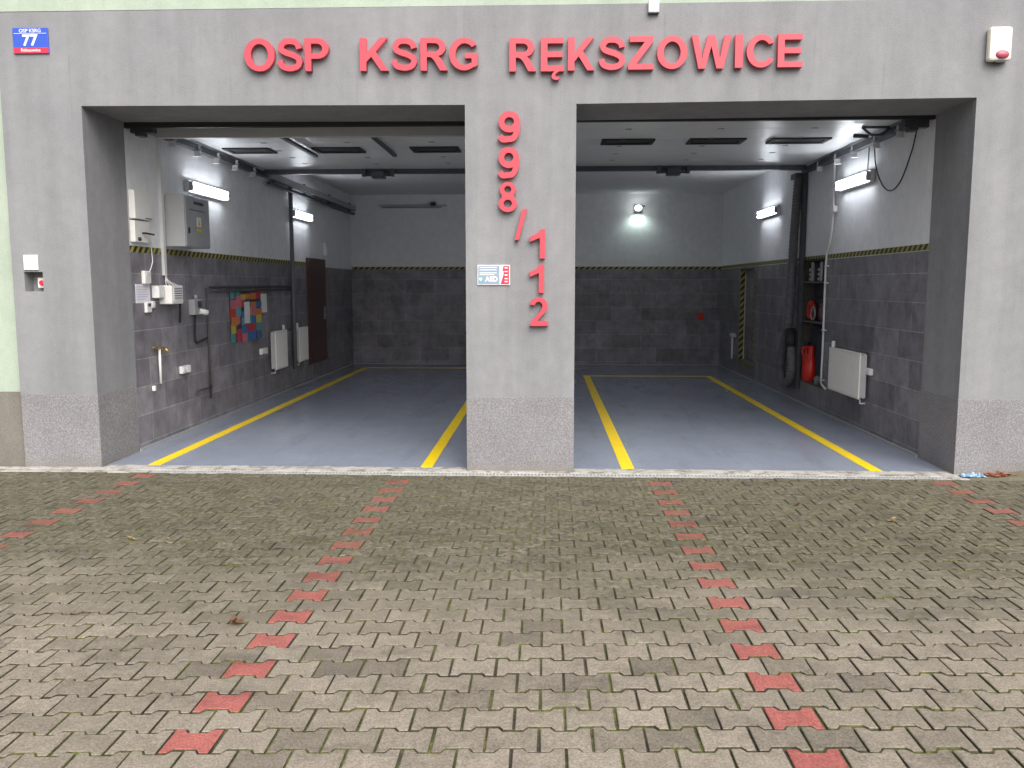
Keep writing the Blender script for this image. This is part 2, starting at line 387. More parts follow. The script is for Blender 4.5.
# threshold kerb of worn concrete, with an uneven front edge
mb = MB()
def rough_slab(mb, x0, x1, y0, y1, z, th, step=.06, jit=.006):
    n = int((x1-x0)/step); rows = [y0, y0+.02, (y0+y1)/2, y1]
    g_ = [[mb.bm.verts.new((x0+(x1-x0)*i/n, yy+(rng.normal(0, jit) if k == 0 else 0), z+(-.012 if k == 0 else rng.normal(0, .0015)))) for k, yy in enumerate(rows)] for i in range(n+1)]
    bt = [mb.bm.verts.new((v[0].co.x, v[0].co.y, z-th)) for v in g_]
    for i in range(n):
        for k in range(3): mb.bm.faces.new((g_[i][k], g_[i+1][k], g_[i+1][k+1], g_[i][k+1]))
        mb.bm.faces.new((g_[i][0], bt[i], bt[i+1], g_[i+1][0]))
rough_slab(mb, -9, 3.57, -.085, -.001, .006, .05)
rough_slab(mb, X1+.004, X2-.004, -.0008, .11, .005, .05, jit=.0)
rough_slab(mb, X3+.004, X4-.004, -.0008, .10, .005, .05, jit=.0)
rough_slab(mb, -9, -3.45, -.195, -.0862, .003, .05)
rough_slab(mb, 3.425, 3.57, -.195, -.0862, .001, .05)
struct(mb.build('threshold', CONC))

# drainage channel grate
g = thing('drain_grate', 'long narrow galvanised drain grate along both garage thresholds', 'drain grate', (0, -.14, 0))
mb = MB(); mb.box(-3.45, 3.42, -.192, -.184, -.005, .003); mb.box(-3.45, 3.42, -.098, -.089, -.004, .003); mb.box(-3.45, 3.42, -.144, -.138, -.007, .001)
mb.build('frame', GALV, g)
mb = MB(); n = 230
for i in range(n):
    x = -3.44+6.85*i/n; mb.box(x, x+.0125, -.184, -.098, -.006, 0)
mb.build('grille', GALV, g)
MB().box(-3.45, 3.42, -.1835, -.0985, -.06, -.04).build('channel', BLACK, g); MB().box(-3.45, 3.42, -.0982, -.0875, -.06, -.0045).build('channel_side', BLACK, g)

# interior floor and its painted lines
struct(MB().box(XL-.3, XR+.3, .10, YB+.3, -.1, .006).build('floor', EPOXY))
mb = MB()
def line(x0, x1, y0, y1, z=.0085): mb.box(x0, x1, y0, y1, .0055, z)
line(-3.585, -3.475, .113, 9.30); line(-1.11, -1.005, .113, 9.30); line(-3.475, -1.11, 9.22, 9.30, .0084)
line(.675, .79, .103, 7.95); line(2.835, 2.945, .103, 7.95); line(.79, 2.835, 7.86, 7.93, .0084)
struct(mb.build('floor_marking', YEL))

# ================================================================ THE BUILDING
B = thing('fire_station', 'grey rendered fire station front with two open garage bays and a pale green upper wall', 'building', (0, 0, 0))
xz = lambda a, b_, d: (a, d, b_)
XE = 8.5
comb = [(XG, ZP), (X1, ZP), (X1, ZT), (X2, ZT), (X2, ZP), (X3, ZP), (X3, ZT), (X4, ZT), (X4, ZP), (XE, ZP), (XE, ZG+.013), (XG, ZG)]
# control recess cut in the left pier: the pier is split round it
mb = MB()
RX0, RX1, RZ0, RZ1 = -4.55, -4.385, 1.565, 1.735
mb.prism([(X1, ZT), (X1, ZG+.001), (XG, ZG), (XG, ZT)][::-1], xz, 0, DJ)
mb.prism([(X1, ZT+.016), (X2, ZT), (X2, ZG+.004), (X1, ZG+.001)], xz, 0, DJ)
mb.prism([(X2, ZT), (X3, ZT), (X3, ZG+.006), (X2, ZG+.004)], xz, 0, DJ)
mb.prism([(X3, ZT), (X4, ZT+.024), (X4, ZG+.012), (X3, ZG+.006)], xz, 0, DJ)
mb.prism([(X4, ZT), (XE, ZT), (XE, ZG+.014), (X4, ZG+.012)], xz, 0, DJ)
mb.box(X2, X3, 0, DJ, ZP, ZT); mb.box(X4, XE, 0, DJ, ZP, ZT)
mb.box(XG, RX0, 0, DJ, ZP, ZT); mb.box(RX1, X1, 0, DJ, ZP, ZT); mb.box(RX0, RX1, 0, DJ, ZP, RZ0); mb.box(RX0, RX1, 0, DJ, RZ1, ZT); mb.box(RX0, RX1, .13, DJ, RZ0, RZ1)
bmesh.ops.remove_doubles(mb.bm, verts=mb.bm.verts, dist=.0005)
# drop the faces that two neighbouring blocks share
seen = {}
for f in mb.bm.faces: seen.setdefault(tuple(sorted(v.index for v in f.verts)), []).append(f)
mb.bm.verts.index_update(); seen = {}
for f in list(mb.bm.faces): seen.setdefault(tuple(sorted(v.index for v in f.verts)), []).append(f)
bmesh.ops.delete(mb.bm, geom=[f for fs in seen.values() if len(fs) > 1 for f in fs], context='FACES_ONLY')
front = mb.build('facade_wall', GREY, B)
mb = MB()
for x0, x1 in ((XG, X1), (X2, X3), (X4, XE)): MB().box(x0+(-.002 if x0 != XG else .002), x1+.002, -.002, DJ-.001, -.05, ZP-.0005, .004).build('plinth', PLINTH, B)
# upper and side wall in pale green, set a little back
mb = MB(); mb.box(-10, 8.5, .045, .7, ZG+.02, 6.8); mb.box(-10, XG-.0, .045, .7, .675, ZG+.02); mb.build('upper_wall', GREEN, B)
MB().box(-10, XG+.001, .035, .7, -.05, .674).build('side_plinth', BEIGEPL, B)
MB().box(-4.9, 8.5, .7, 11, 3.75, 6.8).build('upper_storey', GREEN, B)
mb = MB(); mb.box(-10.2, 8.7, -.2, 11.2, 6.8, 7.0); mb.build('roof', DKMET, B)
# inner walls
mb = MB(); mb.box(XL-.45, XL-.006, DJ+.001, YB+.4, -.05, 3.7); mb.build('inner_wall', PAINT, B)
holes = [(3.62, 4.60, .31, 1.962), (7.32, 8.35, .27, 1.92)]
def holed(mb, x0, x1, ya, yb, za, zb):
    ys = [ya]+[v for h in holes for v in h[:2]]+[yb]
    for i in range(len(ys)-1):
        if i % 2 == 0: mb.box(x0, x1, ys[i], ys[i+1], za, zb)
        else:
            h = holes[i//2]
            if h[2] > za: mb.box(x0, x1, ys[i], ys[i+1], za, min(h[2], zb))
            if h[3] < zb: mb.box(x0, x1, ys[i], ys[i+1], max(h[3], za), zb)
mb = MB(); holed(mb, XR+.008, XR+.45, DJ+.001, YB+.4, -.05, 3.7); mb.build('inner_wall', PAINT, B)
MB().box(XL-.005, XR+.007, YB+.008, YB+.4, -.05, 3.7).build('inner_wall', PAINT, B)
MB().box(XL-.4, XR+.4, DJ+.002, YB+.4, ZC, ZC+.25).build('ceiling', PAINT, B)
ZH0, ZH1 = 1.935, 1.995
MB().box(XL-.006, XL+.001, DJ+.002, YB+.008, -.04, ZH0).build('tiling', TILE_Y, B)
mb = MB(); holed(mb, XR, XR+.008, DJ+.002, YB+.008, -.04, ZH0); mb.build('tiling', TILE_Y, B)
MB().box(XL+.001, XR, YB, YB+.008, -.04, ZH0).build('tiling', TILE_X, B)
MB().box(XL-.006, XL-.001, DJ+.004, 6.74, ZH0+.0002, ZH1).build('hazard_stripe', HAZ_Y, B)
MB().box(XR+.003, XR+.008, DJ+.004, YB+.008, ZH0+.01, ZH1+.005).build('hazard_stripe', HAZ_YR, B)
MB().box(XL+.001, XR, YB+.004, YB+.008, ZH0+.0002, ZH1-.005).build('hazard_stripe', HAZ_X, B)
# light sealing bead along the foot of the inner walls
mb = MB(); mb.box(XL+.001, XL+.016, DJ, YB, .004, .03); mb.box(XR-.016, XR, DJ, YB, .004, .03); mb.box(XL+.012, XR-.012, YB-.012, YB, .004, .016)
mb.build('skirting_bead', GREYP, B)

# far recess in the right wall with hazard tape round its edge
MB().box(XR+.10, XR+.14, 7.32, 8.35, .27, 1.92).build('recess_back', TILE_Y, B)
MB().box(XR+.0015, XR+.075, 8.33, 8.349, .271, 1.919).build('hazard_stripe', HAZ_X, B); MB().box(XR+.0085, XR+.0995, 7.321, 8.328, .271, .285).build('recess_sill', TILE_Y, B); MB().box(XR+.0085, XR+.0995, 7.321, 8.328, 1.90, 1.919).build('recess_head', TILE_Y, B)
MB().box(XR-.0015, XR, 7.33, 8.35, .2, .27).build('hazard_stripe', HAZ_YR, B); MB().box(XR-.0015, XR, 7.27, 7.32, .2, 1.93).build('hazard_stripe', HAZ_YR, B)
# brown door in the left wall
mb = MB(); mb.box(XL+.001, XL+.035, 6.74, 7.86, .30, 2.07); dr = mb.build('door', BROWN, B)
mb = MB(); mb.box(XL+.035, XL+.045, 6.82, 7.78, .34, 2.0); mb.build('door_leaf', BROWN, dr)
mb = MB(); mb.box(XL+.045, XL+.055, 7.66, 7.74, 1.02, 1.24); mb.tube([(XL+.05, 7.7, 1.1), (XL+.1, 7.7, 1.1), (XL+.1, 7.58, 1.1)], .011); mb.build('door_handle', METAL, dr)

# ---- the two sectional garage doors, rolled up under the ceiling
def garage_door(x0, x1, yA, yE, z, wins, rail_y, rod, seal):
    mb = MB()
    n = 6; h = (yE-yA)/n
    for i in range(n): mb.box(x0, x1, yA+i*h+.003, yA+(i+1)*h-.003, z, z+.045, .003)
    D = mb.build('garage_door', PANEL, B)
    for (a, b_) in wins:
        m2 = MB(); ya, ybb = rail_y
        m2.box(a, b_, ya, ya+.045, z-.018, z); m2.box(a, b_, ybb-.045, ybb, z-.018, z); m2.box(a, a+.05, ya+.045, ybb-.045, z-.018, z); m2.box(b_-.05, b_, ya+.045, ybb-.045, z-.018, z)
        m2.mi = 1; m2.box(a+.05, b_-.05, ya+.045, ybb-.045, z-.008, z-.0005)
        m2.build('window', [BLACK, GLZ], D)
    m2 = MB(); m2.box(x0-.02, x1+.02, yE+.005, yE+.09, z-.06, z+.03)
    m2.tube([(x0-.05, yE+.16, z-.01), (x1+.05, yE+.16, z-.01)], .04); m2.build('shaft', DKMET, D)
    xc = (x0+x1)/2-.08
    m2 = MB(); m2.box(xc-.09, xc+.09, yE-.06, yE+.1, z-.125, z-.03, .01); m2.box(xc-.22, xc-.17, yE-.04, yE+.05, z-.10, z-.0); m2.box(xc+.17, xc+.21, yE-.04, yE+.05, z-.10, z)
    m2.tube([(xc-.2, yE, z-.07), (xc+.2, yE, z-.07)], .03); m2.build('coupling', DKMET, D)
    # tracks with the dangling hinges and brackets
    for sx, xt in ((1, x0), (-1, x1)):
        m2 = MB(); m2.box(xt-.09 if sx > 0 else xt+.02, xt-.02 if sx > 0 else xt+.09, yA-.05, yE+.2, z-.085, z-.02); m2.build('track', DKMET, D)
    for xh in np.linspace(x0+.7, x1-.7, 3):
        for i in range(1, n): MB().box(xh-.03, xh+.03, yA+i*h-.02, yA+i*h+.02, z-.006, z-.0005).build('hinge', METAL, D)
    if seal:
        m2 = MB(); m2.box(x0, x1, yA-.06, yA-.004, z-.135, z+.04, .008); m2.build('bottom_rail', LGREY, D)
    if rod:
        for xr_ in rod:
            m2 = MB(); m2.box(xr_-.022, xr_+.022, yA+.0, yA+1.85, z-.05, z-.02); m2.build('strut', DKMET, D)
    return D
DZ = 3.185
garage_door(XL+.13, X2+.12, 1.16, 4.42, DZ, [(-3.72, -3.19), (-2.69, -2.13), (-1.56, -1.0)], (2.56, 2.92), (-2.75, -1.80), True)
garage_door(X3-.12, XR-.13, 1.02, 4.25, DZ, [(.60, 1.17), (1.54, 2.14), (2.42, 3.04)], (2.12, 2.45), (), False)
# lintel weather strip at the inside of each opening
for a, b_, zw in ((X1+.002, X2-.002, .035), (X3+.002, X4-.002, .008)): MB().box(a, b_, DJ+.002, DJ+.05, ZT-zw, ZT+.06).build('weather_strip', BLACK, B)
# corner bearing plates at the head of the openings
for x in (X1+.03, X4-.25): MB().box(x, x+.22, DJ+.06, DJ+.14, ZT-.07, ZT+.12).box(x+.05, x+.12, DJ+.05, DJ+.16, ZT-.1, ZT-.07).build('bearing_plate', DKMET, B)

# ================================================================ WALL LETTERS
def px(u, v, ax=1, val=0.0):
    d = F+RT*((u-512)/FPX)+UP*((384-v)/FPX); t_ = (val-CAM[ax])/d[ax]; return CAM+d*t_
YF = -.05
def ribbon(P, wd):
    P = [Vector((p[0], 0, p[1])) for p in P]; P = [p for p in rnd_path(P, 8)]; lf, rt = [], []
    for i, p in enumerate(P):
        d = (P[min(i+1, len(P)-1)]-P[max(i-1, 0)]).normalized(); n_ = Vector((-d.z, 0, d.x))*wd/2
        lf.append((p+n_)); rt.append((p-n_))
    return lf, rt
def custom_glyph(ch, x0, x1, z0, z1, y, depth, mat):
    W_, H_ = x1-x0, z1-z0; t_ = .25*W_; mb = MB()
    if ch == '1':
        t_ = .044; mb.prism([(x1, z0), (x1, z1), (x1-.8*t_, z1), (x1-t_*1.3, z1-.13*H_), (x0, z1-.27*H_), (x0, z1-.44*H_), (x1-t_, z1-.30*H_), (x1-t_, z0)], xz, y, y+depth)
    else:
        t_ = .275*W_; h_ = t_/2; cx_, cz_, ra, rb = .5*W_, H_-h_-.245*H_, .5*W_-h_, .245*H_
        pts = [(.07*W_, .20*H_), (.20*W_, .09*H_), (.42*W_, h_), (.68*W_, .13*H_), (.83*W_, .30*H_), (W_-h_, .50*H_)]
        for dg in range(10, 345, 24): pts.append((cx_+ra*math.cos(R(dg)), cz_+rb*math.sin(R(dg))))
        pts[-1] = (W_-h_, .60*H_)
        lf, rt = ribbon([(x0+a, z0+b_) for a, b_ in pts], t_)
        rings = [[mb.bm.verts.new((p.x, yy, p.z)) for p, yy in ((l, y), (r_, y), (r_, y+depth), (l, y+depth))] for l, r_ in zip(lf, rt)]
        for q, rg in enumerate(rings):
            for vv in rg[:2]: vv.co.y += .0015*q/len(rings)
            for vv in rg[2:]: vv.co.y -= .0015*q/len(rings)
        for a, b_ in zip(rings, rings[1:]):
            for k in range(4): mb.bm.faces.new((a[k], a[(k+1) % 4], b_[(k+1) % 4], b_[k]))
        mb.bm.faces.new(rings[0]); mb.bm.faces.new(rings[-1][::-1])
    return mb.build('wall_letter', mat, origin=(x0, y+depth, z0))
def arc(cx, cy, rx, ry, a0, a1, n=22):
    return [(cx+rx*math.cos(R(a0+(a1-a0)*i/n)), cy+ry*math.sin(R(a0+(a1-a0)*i/n))) for i in range(n+1)]
def outlines(ch, w, h):
    t = .205*h; b = .17*h
    if ch == 'O': return [arc(.5*w, .5*h, .5*w, .5*h, 0, 352, 44), arc(.5*w, .5*h, .5*w-t*1.03, .5*h-b, 0, 350, 36)]
    if ch == 'I': return [[(0, 0), (w, 0), (w, h), (0, h)]]
    if ch == 'E': return [[(0, 0), (w, 0), (w, b), (t, b), (t, .42*h), (.93*w, .42*h), (.93*w, .42*h+b), (t, .42*h+b), (t, h-b), (.97*w, h-b), (.97*w, h), (0, h)]]
    if ch == 'Ę':
        g_ = .79*h; o_ = h-g_; e = outlines('E', w, g_)[0]
        hook = [(.58, 0), (.49, -.08), (.46, -.15), (.52, -.22), (.66, -.25), (.80, -.22), (.80, -.145), (.70, -.16), (.64, -.14), (.62, -.10), (.68, -.05), (.80, 0)]
        return [[(0, o_)]+[(a*w, o_+c_*o_/.25) for a, c_ in hook]+[(a, c_+o_) for a, c_ in e[1:]]]
    if ch == 'K': return [[(0, 0), (t, 0), (t, .27*h), (.40*w, .43*h), (.73*w, 0), (w, 0), (.56*w, .585*h), (.97*w, h), (.70*w, h), (t, .53*h), (t, h), (0, h)]]
    if ch == 'Z': return [[(0, 0), (w, 0), (w, b), (.33*w, b), (.98*w, h-b*.95), (.98*w, h), (.05*w, h), (.05*w, h-b), (.64*w, h-b), (0, b*.95)]]
    if ch == 'W': return [[(0, h), (.165*w, h), (.275*w, .31*h), (.41*w, h), (.59*w, h), (.725*w, .31*h), (.835*w, h), (w, h), (.815*w, 0), (.64*w, 0), (.50*w, .67*h), (.36*w, 0), (.185*w, 0)]]
    if ch == 'P': return [[(0, 0), (t, 0), (t, .375*h)]+arc(.53*w, .6875*h, .47*w, .3125*h, -90, 90)+[(0, h)], [(t, .375*h+b*.97)]+arc(.51*w, .6875*h, .49*w-t, .3125*h-b*.97, -90, 90)+[(t, h-b*.97)]]
    if ch == 'R': return [[(0, 0), (t, 0), (t, .415*h), (.34*w, .415*h), (.43*w, .38*h), (.52*w, .29*h), (.72*w, 0), (w, 0), (.83*w, .28*h), (.74*w, .39*h), (.66*w, .44*h)]+arc(.50*w, .71*h, .44*w, .29*h, -58, 90)+[(0, h)],
                          [(t, .575*h)]+arc(.50*w, .7075*h, .44*w-t, .1325*h, -90, 90)+[(t, .84*h)]]
    if ch == 'C': return [arc(.52*w, .5*h, .52*w, .5*h, 30, 330, 40)+arc(.54*w, .5*h, .54*w-t, .5*h-b, 322, 38, 34)]
    if ch == 'G': return [arc(.51*w, .5*h, .51*w, .5*h, 34, 305, 38)+[(.97*w, .15*h), (.97*w, .53*h), (.54*w, .53*h), (.54*w, .37*h), (.765*w, .37*h), (.765*w, .235*h)]+arc(.53*w, .5*h, .53*w-t, .5*h-b, 300, 40, 32)]
    if ch == '8': return [arc(.5*w, .275*h, .5*w, .275*h, 131.3, 408.7, 34)+arc(.5*w, .745*h, .44*w, .255*h, -41.4, 221.4, 32), arc(.5*w, .755*h, .19*w, .115*h, 0, 345, 24), arc(.5*w, .285*h, .225*w, .13*h, 0, 345, 24)]
    if ch == '2': return [[(0, 0), (w, 0), (w, .175*h), (.42*w, .175*h), (.56*w, .29*h), (.82*w, .46*h), (.93*w, .58*h)]+arc(.49*w, .705*h, .48*w, .295*h, 0, 172)+arc(.49*w, .705*h, .48*w-.27*w, .295*h-.15*h, 172, -12)+[(.62*w, .55*h), (.48*w, .43*h), (.20*w, .24*h), (.06*w, .11*h)]]
def shaped(ch, x0, x1, z0, z1, y, depth, mat):
    cu = bpy.data.curves.new('outline', 'CURVE'); cu.dimensions = '2D'; cu.fill_mode = 'BOTH'; cu.extrude = depth/2
    for pts in outlines(ch, x1-x0, z1-z0):
        sp_ = cu.splines.new('POLY'); sp_.points.add(len(pts)-1); sp_.use_cyclic_u = True
        for q, p in zip(sp_.points, pts): q.co = (p[0], p[1], 0, 1)
    tmp = bpy.data.objects.new('outline', cu); C.objects.link(tmp)
    me = bpy.data.meshes.new_from_object(tmp.evaluated_get(bpy.context.evaluated_depsgraph_get()))
    C.objects.unlink(tmp); bpy.data.objects.remove(tmp); bpy.data.curves.remove(cu)
    for v in me.vertices: v.co = Vector((v.co.x, -v.co.z-depth/2, v.co.y))
    me.name = 'wall_letter'; me.materials.clear(); me.materials.append(mat)
    o = bpy.data.objects.new('wall_letter', me); C.objects.link(o); o.location = (x0, y+depth, z0)
    return o
def s_shape(x0, x1, z0, z1, y, depth, mat):
    w, h = x1-x0, z1-z0; b = .175*h; mb = MB()
    pts = [(.885*w, .68*h), (.84*w, .80*h), (.70*w, .885*h), (.50*w, h-b/2), (.28*w, .885*h), (.145*w, .75*h), (.19*w, .63*h), (.38*w, .555*h), (.62*w, .495*h), (.83*w, .40*h), (.89*w, .27*h), (.78*w, .14*h), (.50*w, b/2), (.24*w, .13*h), (.13*w, .21*h), (.09*w, .33*h)]
    lf, rt = ribbon([(x0+a, z0+c_) for a, c_ in pts], b*1.03)
    rings = [[mb.bm.verts.new((p.x, yy, p.z)) for p, yy in ((l, y), (r_, y), (r_, y+depth), (l, y+depth))] for l, r_ in zip(lf, rt)]
    for a, b_ in zip(rings, rings[1:]):
        for k in range(4): mb.bm.faces.new((a[k], a[(k+1) % 4], b_[(k+1) % 4], b_[k]))
    mb.bm.faces.new(rings[0]); mb.bm.faces.new(rings[-1][::-1])
    return mb.build('wall_letter', mat, origin=(x0, y+depth, z0))
def letter(ch, u0, u1, v0, v1, label, group, off=.02):
    a = px(u0, v0, 1, YF); b_ = px(u1, v1, 1, YF)
    xa, xb = (px(u0, (v0+v1)/2, 1, YF).x, px(u1, (v0+v1)/2, 1, YF).x)
    if ch in '19': o = custom_glyph(ch, xa, xb, b_.z, a.z, YF, .045, REDL)
    elif ch == 'S': o = s_shape(xa, xb, b_.z, a.z, YF, .045, REDL)
    elif ch != '/': o = shaped(ch, xa, xb, b_.z, a.z, YF, .045, REDL)
    else: o = glyph_obj('wall_letter', ch, (xa, xb, b_.z, a.z), YF, .045, REDL, off)
    return tag(o, label, 'digit' if ch in '9812' else ('slash' if ch == '/' else 'letter'), group)
s4, s5 = 1024/300, 3.2
G1 = 'red raised letters of the station name'
W1 = [('O', 45, 152, 'red letter O, the leftmost of the whole row, starting OSP'), ('S', 160, 245, 'red letter S in the first word, between O and P'), ('P', 252, 337, 'red letter P ending the first word OSP'),
      ('K', 440, 540, 'red letter K beginning the second word KSRG'), ('S', 550, 637, 'red letter S in KSRG, between K and R'), ('R', 647, 742, 'red letter R in KSRG, between S and G'), ('G', 745, 848, 'red letter G ending the second word KSRG')]
for ch, a, b_, lb in W1:
    letter(ch, 230+a/s4+.8, 230+b_/s4, 38.4-(a-45)/800*.8, 71.2-(a-45)/800*1.2, lb, G1)
W2 = [('R', 27, 115, 'red letter R beginning the long last word'), ('Ę', 128, 205, 'red letter E with a tail below it, second in the last word'), ('K', 215, 303, 'red letter K in the last word, after the tailed E'),
      ('S', 315, 400, 'red letter S in the last word, before the Z'), ('Z', 408, 492, 'red letter Z in the last word'), ('O', 500, 600, 'red letter O in the last word, between Z and W'), ('W', 610, 740, 'red letter W, the widest of the last word'),
      ('I', 750, 778, 'red narrow letter I between W and C'), ('C', 787, 880, 'red letter C between I and the final E'), ('E', 887, 970, 'red letter E without a tail, rightmost of the whole row')]
for ch, a, b_, lb in W2:
    k = (a-27)/860; v0, v1 = 38.2-4.3*k, 71.2-4.3*k
    if ch == 'Ę': v1 = 80.0
    letter(ch, 500+a/s5+.8, 500+b_/s5, v0, v1, lb, G1)
G2 = 'red raised digits of the emergency numbers'
for ch, u0, u1, v0, v1, lb in (('9', 498, 520, 111, 142, 'red digit 9, topmost on the pillar between the bays'), ('9', 498, 519, 147, 178, 'red digit 9 on the pillar, below another 9 and above the 8'), ('8', 498, 517, 182, 212, 'red digit 8 on the central pillar'),
        ('/', 514, 527, 209, 240, 'red slash between the digits 8 and 1 on the central pillar'), ('1', 529, 545, 229, 258.5, 'red digit 1 just below right of the slash'), ('1', 529, 544, 264.5, 293, 'red digit 1 directly above the 2'), ('2', 529, 548, 297.5, 326, 'red digit 2, lowest on the central pillar')):
    letter(ch, u0+.5, u1, v0, v1, lb, G2)

# ================================================================ THINGS ON THE FACADE
def text_part(s, x0, x1, z0, z1, y, mat, parent, off=.02, name='lettering'):
    return glyph_obj(name, s, (x0, x1, z0, z1), y, .001, mat, off, parent)
t = thing('house_number_sign', 'blue and red enamel sign with white number 77 on the upper left of the facade', 'sign', (-4.355, 0, 3.57))
MB().box(-4.508, -4.204, -.014, 0, 3.565, 3.775, .004).build('plate', BLUE, t)
MB().box(-4.506, -4.206, -.0165, -.014, 3.567, 3.612).build('red_band', REDS, t)
MB().box(-4.495, -4.217, -.0165, -.014, 3.726, 3.730).build('rule', WHITE, t)
text_part('OSP KSRG', -4.45, -4.262, 3.735, 3.765, -.0165, WHITE, t); text_part('77', -4.425, -4.29, 3.625, 3.72, -.0165, WHITE, t, .03); text_part('Rększowice', -4.44, -4.272, 3.573, 3.605, -.018, WHITE, t)

t = thing('defibrillator_sign', 'small white framed AED sign with red right part on the central pillar', 'sign', (-.443, 0, 1.62))
MB().box(-.585, -.306, -.012, 0, 1.62, 1.79, .003).build('plate', WHITE, t)
MB().box(-.577, -.395, -.0135, -.012, 1.628, 1.782).build('blue_field', SLATE, t)
MB().box(-.575, -.535, -.0145, -.0135, 1.64, 1.695).build('teal_field', TEAL, t)
MB().prism([(-.385, 1.628), (-.314, 1.628), (-.314, 1.782), (-.365, 1.782), (-.372, 1.72), (-.358, 1.722)], xz, -.0135, -.012).build('red_field', REDS, t)
MB().prism([(-.395, 1.628), (-.383, 1.72), (-.402, 1.705), (-.380, 1.782), (-.362, 1.782), (-.372, 1.732), (-.358, 1.742), (-.387, 1.628)], xz, -.0152, -.0137).build('bolt_symbol', WHITE, t)
heart = [(-.556, 1.652), (-.542, 1.670), (-.543, 1.681), (-.550, 1.684), (-.556, 1.678), (-.562, 1.684), (-.569, 1.681), (-.570, 1.670)]
MB().prism(heart, xz, -.016, -.0146).build('heart_symbol', WHITE, t)
text_part('AED', -.520, -.412, 1.65, 1.695, -.015, WHITE, t, .04)
mb = MB()
for z in (1.765, 1.745, 1.72, 1.706): MB().box(-.565, -.42 if z != 1.706 else -.44, -.0145, -.0135, z, z+.007).build('text_line', WHITE, t)
for z in (1.645, 1.67, 1.70, 1.73, 1.76): MB().box(-.352, -.326, -.0145, -.0135, z, z+.010).build('text_line', WHITE, t)

t = thing('alarm_siren', 'ivory alarm siren box with a red oval lamp at the upper right of the facade', 'siren', (3.66, 0, 3.42))
MB().box(3.552, 3.732, -.075, 0, 3.415, 3.680, .022).build('housing', SIREN, t)
me = bmesh.new(); bmesh.ops.create_uvsphere(me, u_segments=20, v_segments=10, radius=1)
bmesh.ops.scale(me, vec=(.056, .022, .034), verts=me.verts); bmesh.ops.translate(me, vec=(3.655, -.073, 3.460), verts=me.verts)
for f in me.faces: f.smooth = True
mb = MB(); mb.bm = me; mb.build('lamp_lens', simple('dusty_red_lens', (.42, .08, .12), .3), t)
MB().box(3.61, 3.69, -.06, -.01, 3.405, 3.416).build('vent', DKMET, t)

t = thing('dusk_sensor', 'small white box at the top edge of the grey band above the station name', 'sensor', (.86, 0, 3.83))
MB().box(.826, .912, -.04, 0, 3.832, 3.93, .004).build('housing', WHITE, t); MB().box(.826, .912, -.038, 0, 3.824, 3.8315).build('base', DKMET, t)

t = thing('wall_plate', 'blank white square cover plate above the button recess on the left pier', 'cover plate', (-4.48, 0, 1.75))
MB().box(-4.545, -4.415, -.012, 0, 1.750, 1.880, .004).build('plate', WHITE, t); MB().tube([(-4.525, -.016, 1.86), (-4.525, -.01, 1.86)], .004).build('screw', METAL, t); MB().tube([(-4.435, -.016, 1.77), (-4.435, -.01, 1.77)], .004).build('screw', METAL, t)
t = thing('push_button_box', 'white button box with a red button sitting in the recess of the left pier', 'push button', (-4.42, .13, 1.6))
MB().box(-4.478, -4.388, .07, .129, 1.595, 1.685, .006).build('housing', CREAM, t); MB().tube([(-4.433, .05, 1.64), (-4.433, .07, 1.64)], .021, 16).build('button', REDS, t)

# ================================================================ INTERIOR THINGS, LEFT WALL
GL = 'lit twin tube lamps on the side walls'
def tube_lamp(xw, sgn, y0, y1, z, label):
    """xw wall plane, sgn +1 if the wall is on the left (lamp sticks out to +x)"""
    t = thing('tube_lamp', label, 'lamp', (xw, (y0+y1)/2, z), GL)
    X = lambda a: xw+sgn*a
    def bx(mb, a, b_, *r, **k): mb.box(min(X(a), X(b_)), max(X(a), X(b_)), *r, **k)
    mb = MB(); bx(mb, .0, .05, y0-.03, y1+.03, z-.065, z+.065, bev=.006); mb.build('housing', LGREY, t)
    for dz in (-.03, .03):
        mb = MB(); mb.tube([(X(.075), y0+.01, z+dz), (X(.075), y1-.01, z+dz)], .019, 12); mb.build('tube', TUBE, t)
    for y in (y0+.0, y1-.0):
        mb = MB(); bx(mb, .05, .092, y-.01, y+.01, z-.05, z+.05); mb.build('end_cap', GREYP, t)
    return t
tube_lamp(XL, 1, 2.06, 3.12, 2.70, 'lit white twin tube lamp on the left wall, above the grey electrical cabinet')
tube_lamp(XL, 1, 5.92, 6.9, 2.725, 'lit white twin tube lamp on the left wall, farther back beyond the dark vertical pipe')
tube_lamp(XR, -1, 2.15, 3.12, 2.785, 'lit white twin tube lamp on the right wall, nearest the entrance beside the cable')
tube_lamp(XR, -1, 5.86, 6.9, 2.75, 'lit white twin tube lamp on the right wall, farther back above the taped recess')

# brackets hanging below the door tracks
GB = 'pale brackets hanging below the overhead door tracks'
br0 = thing('track_bracket', 'b', 'bracket', (0, 0, 0), GB)
MB().box(-.035, .035, -.004, .004, -.12, .0).box(-.035, .035, -.05, -.004, -.125, -.118).build('plate', WHITE, br0); MB().tube([(-.05, -.006, -.05), (.05, -.006, -.05)], .01).build('bolt', METAL, br0)
nm = ['nearest', 'second', 'third', 'fourth', 'fifth']
lst = [(XL+.10, y, 'left', 'left wall') for y in (1.55, 2.2, 2.75, 3.35, 4.0)]+[(XR-.09, y, 'right', 'right wall') for y in (1.3, 1.9, 2.55, 3.1, 3.75)]
for i, (x, y, sd_, w_) in enumerate(lst):
    lb = 'pale bracket under the door track along the %s, %s from the entrance' % (w_, nm[i % 5])
    loc = (x, y, DZ-.03)
    if i == 0: br0.location = loc; br0['label'] = lb
    else: copy_tree(br0, loc, lb)

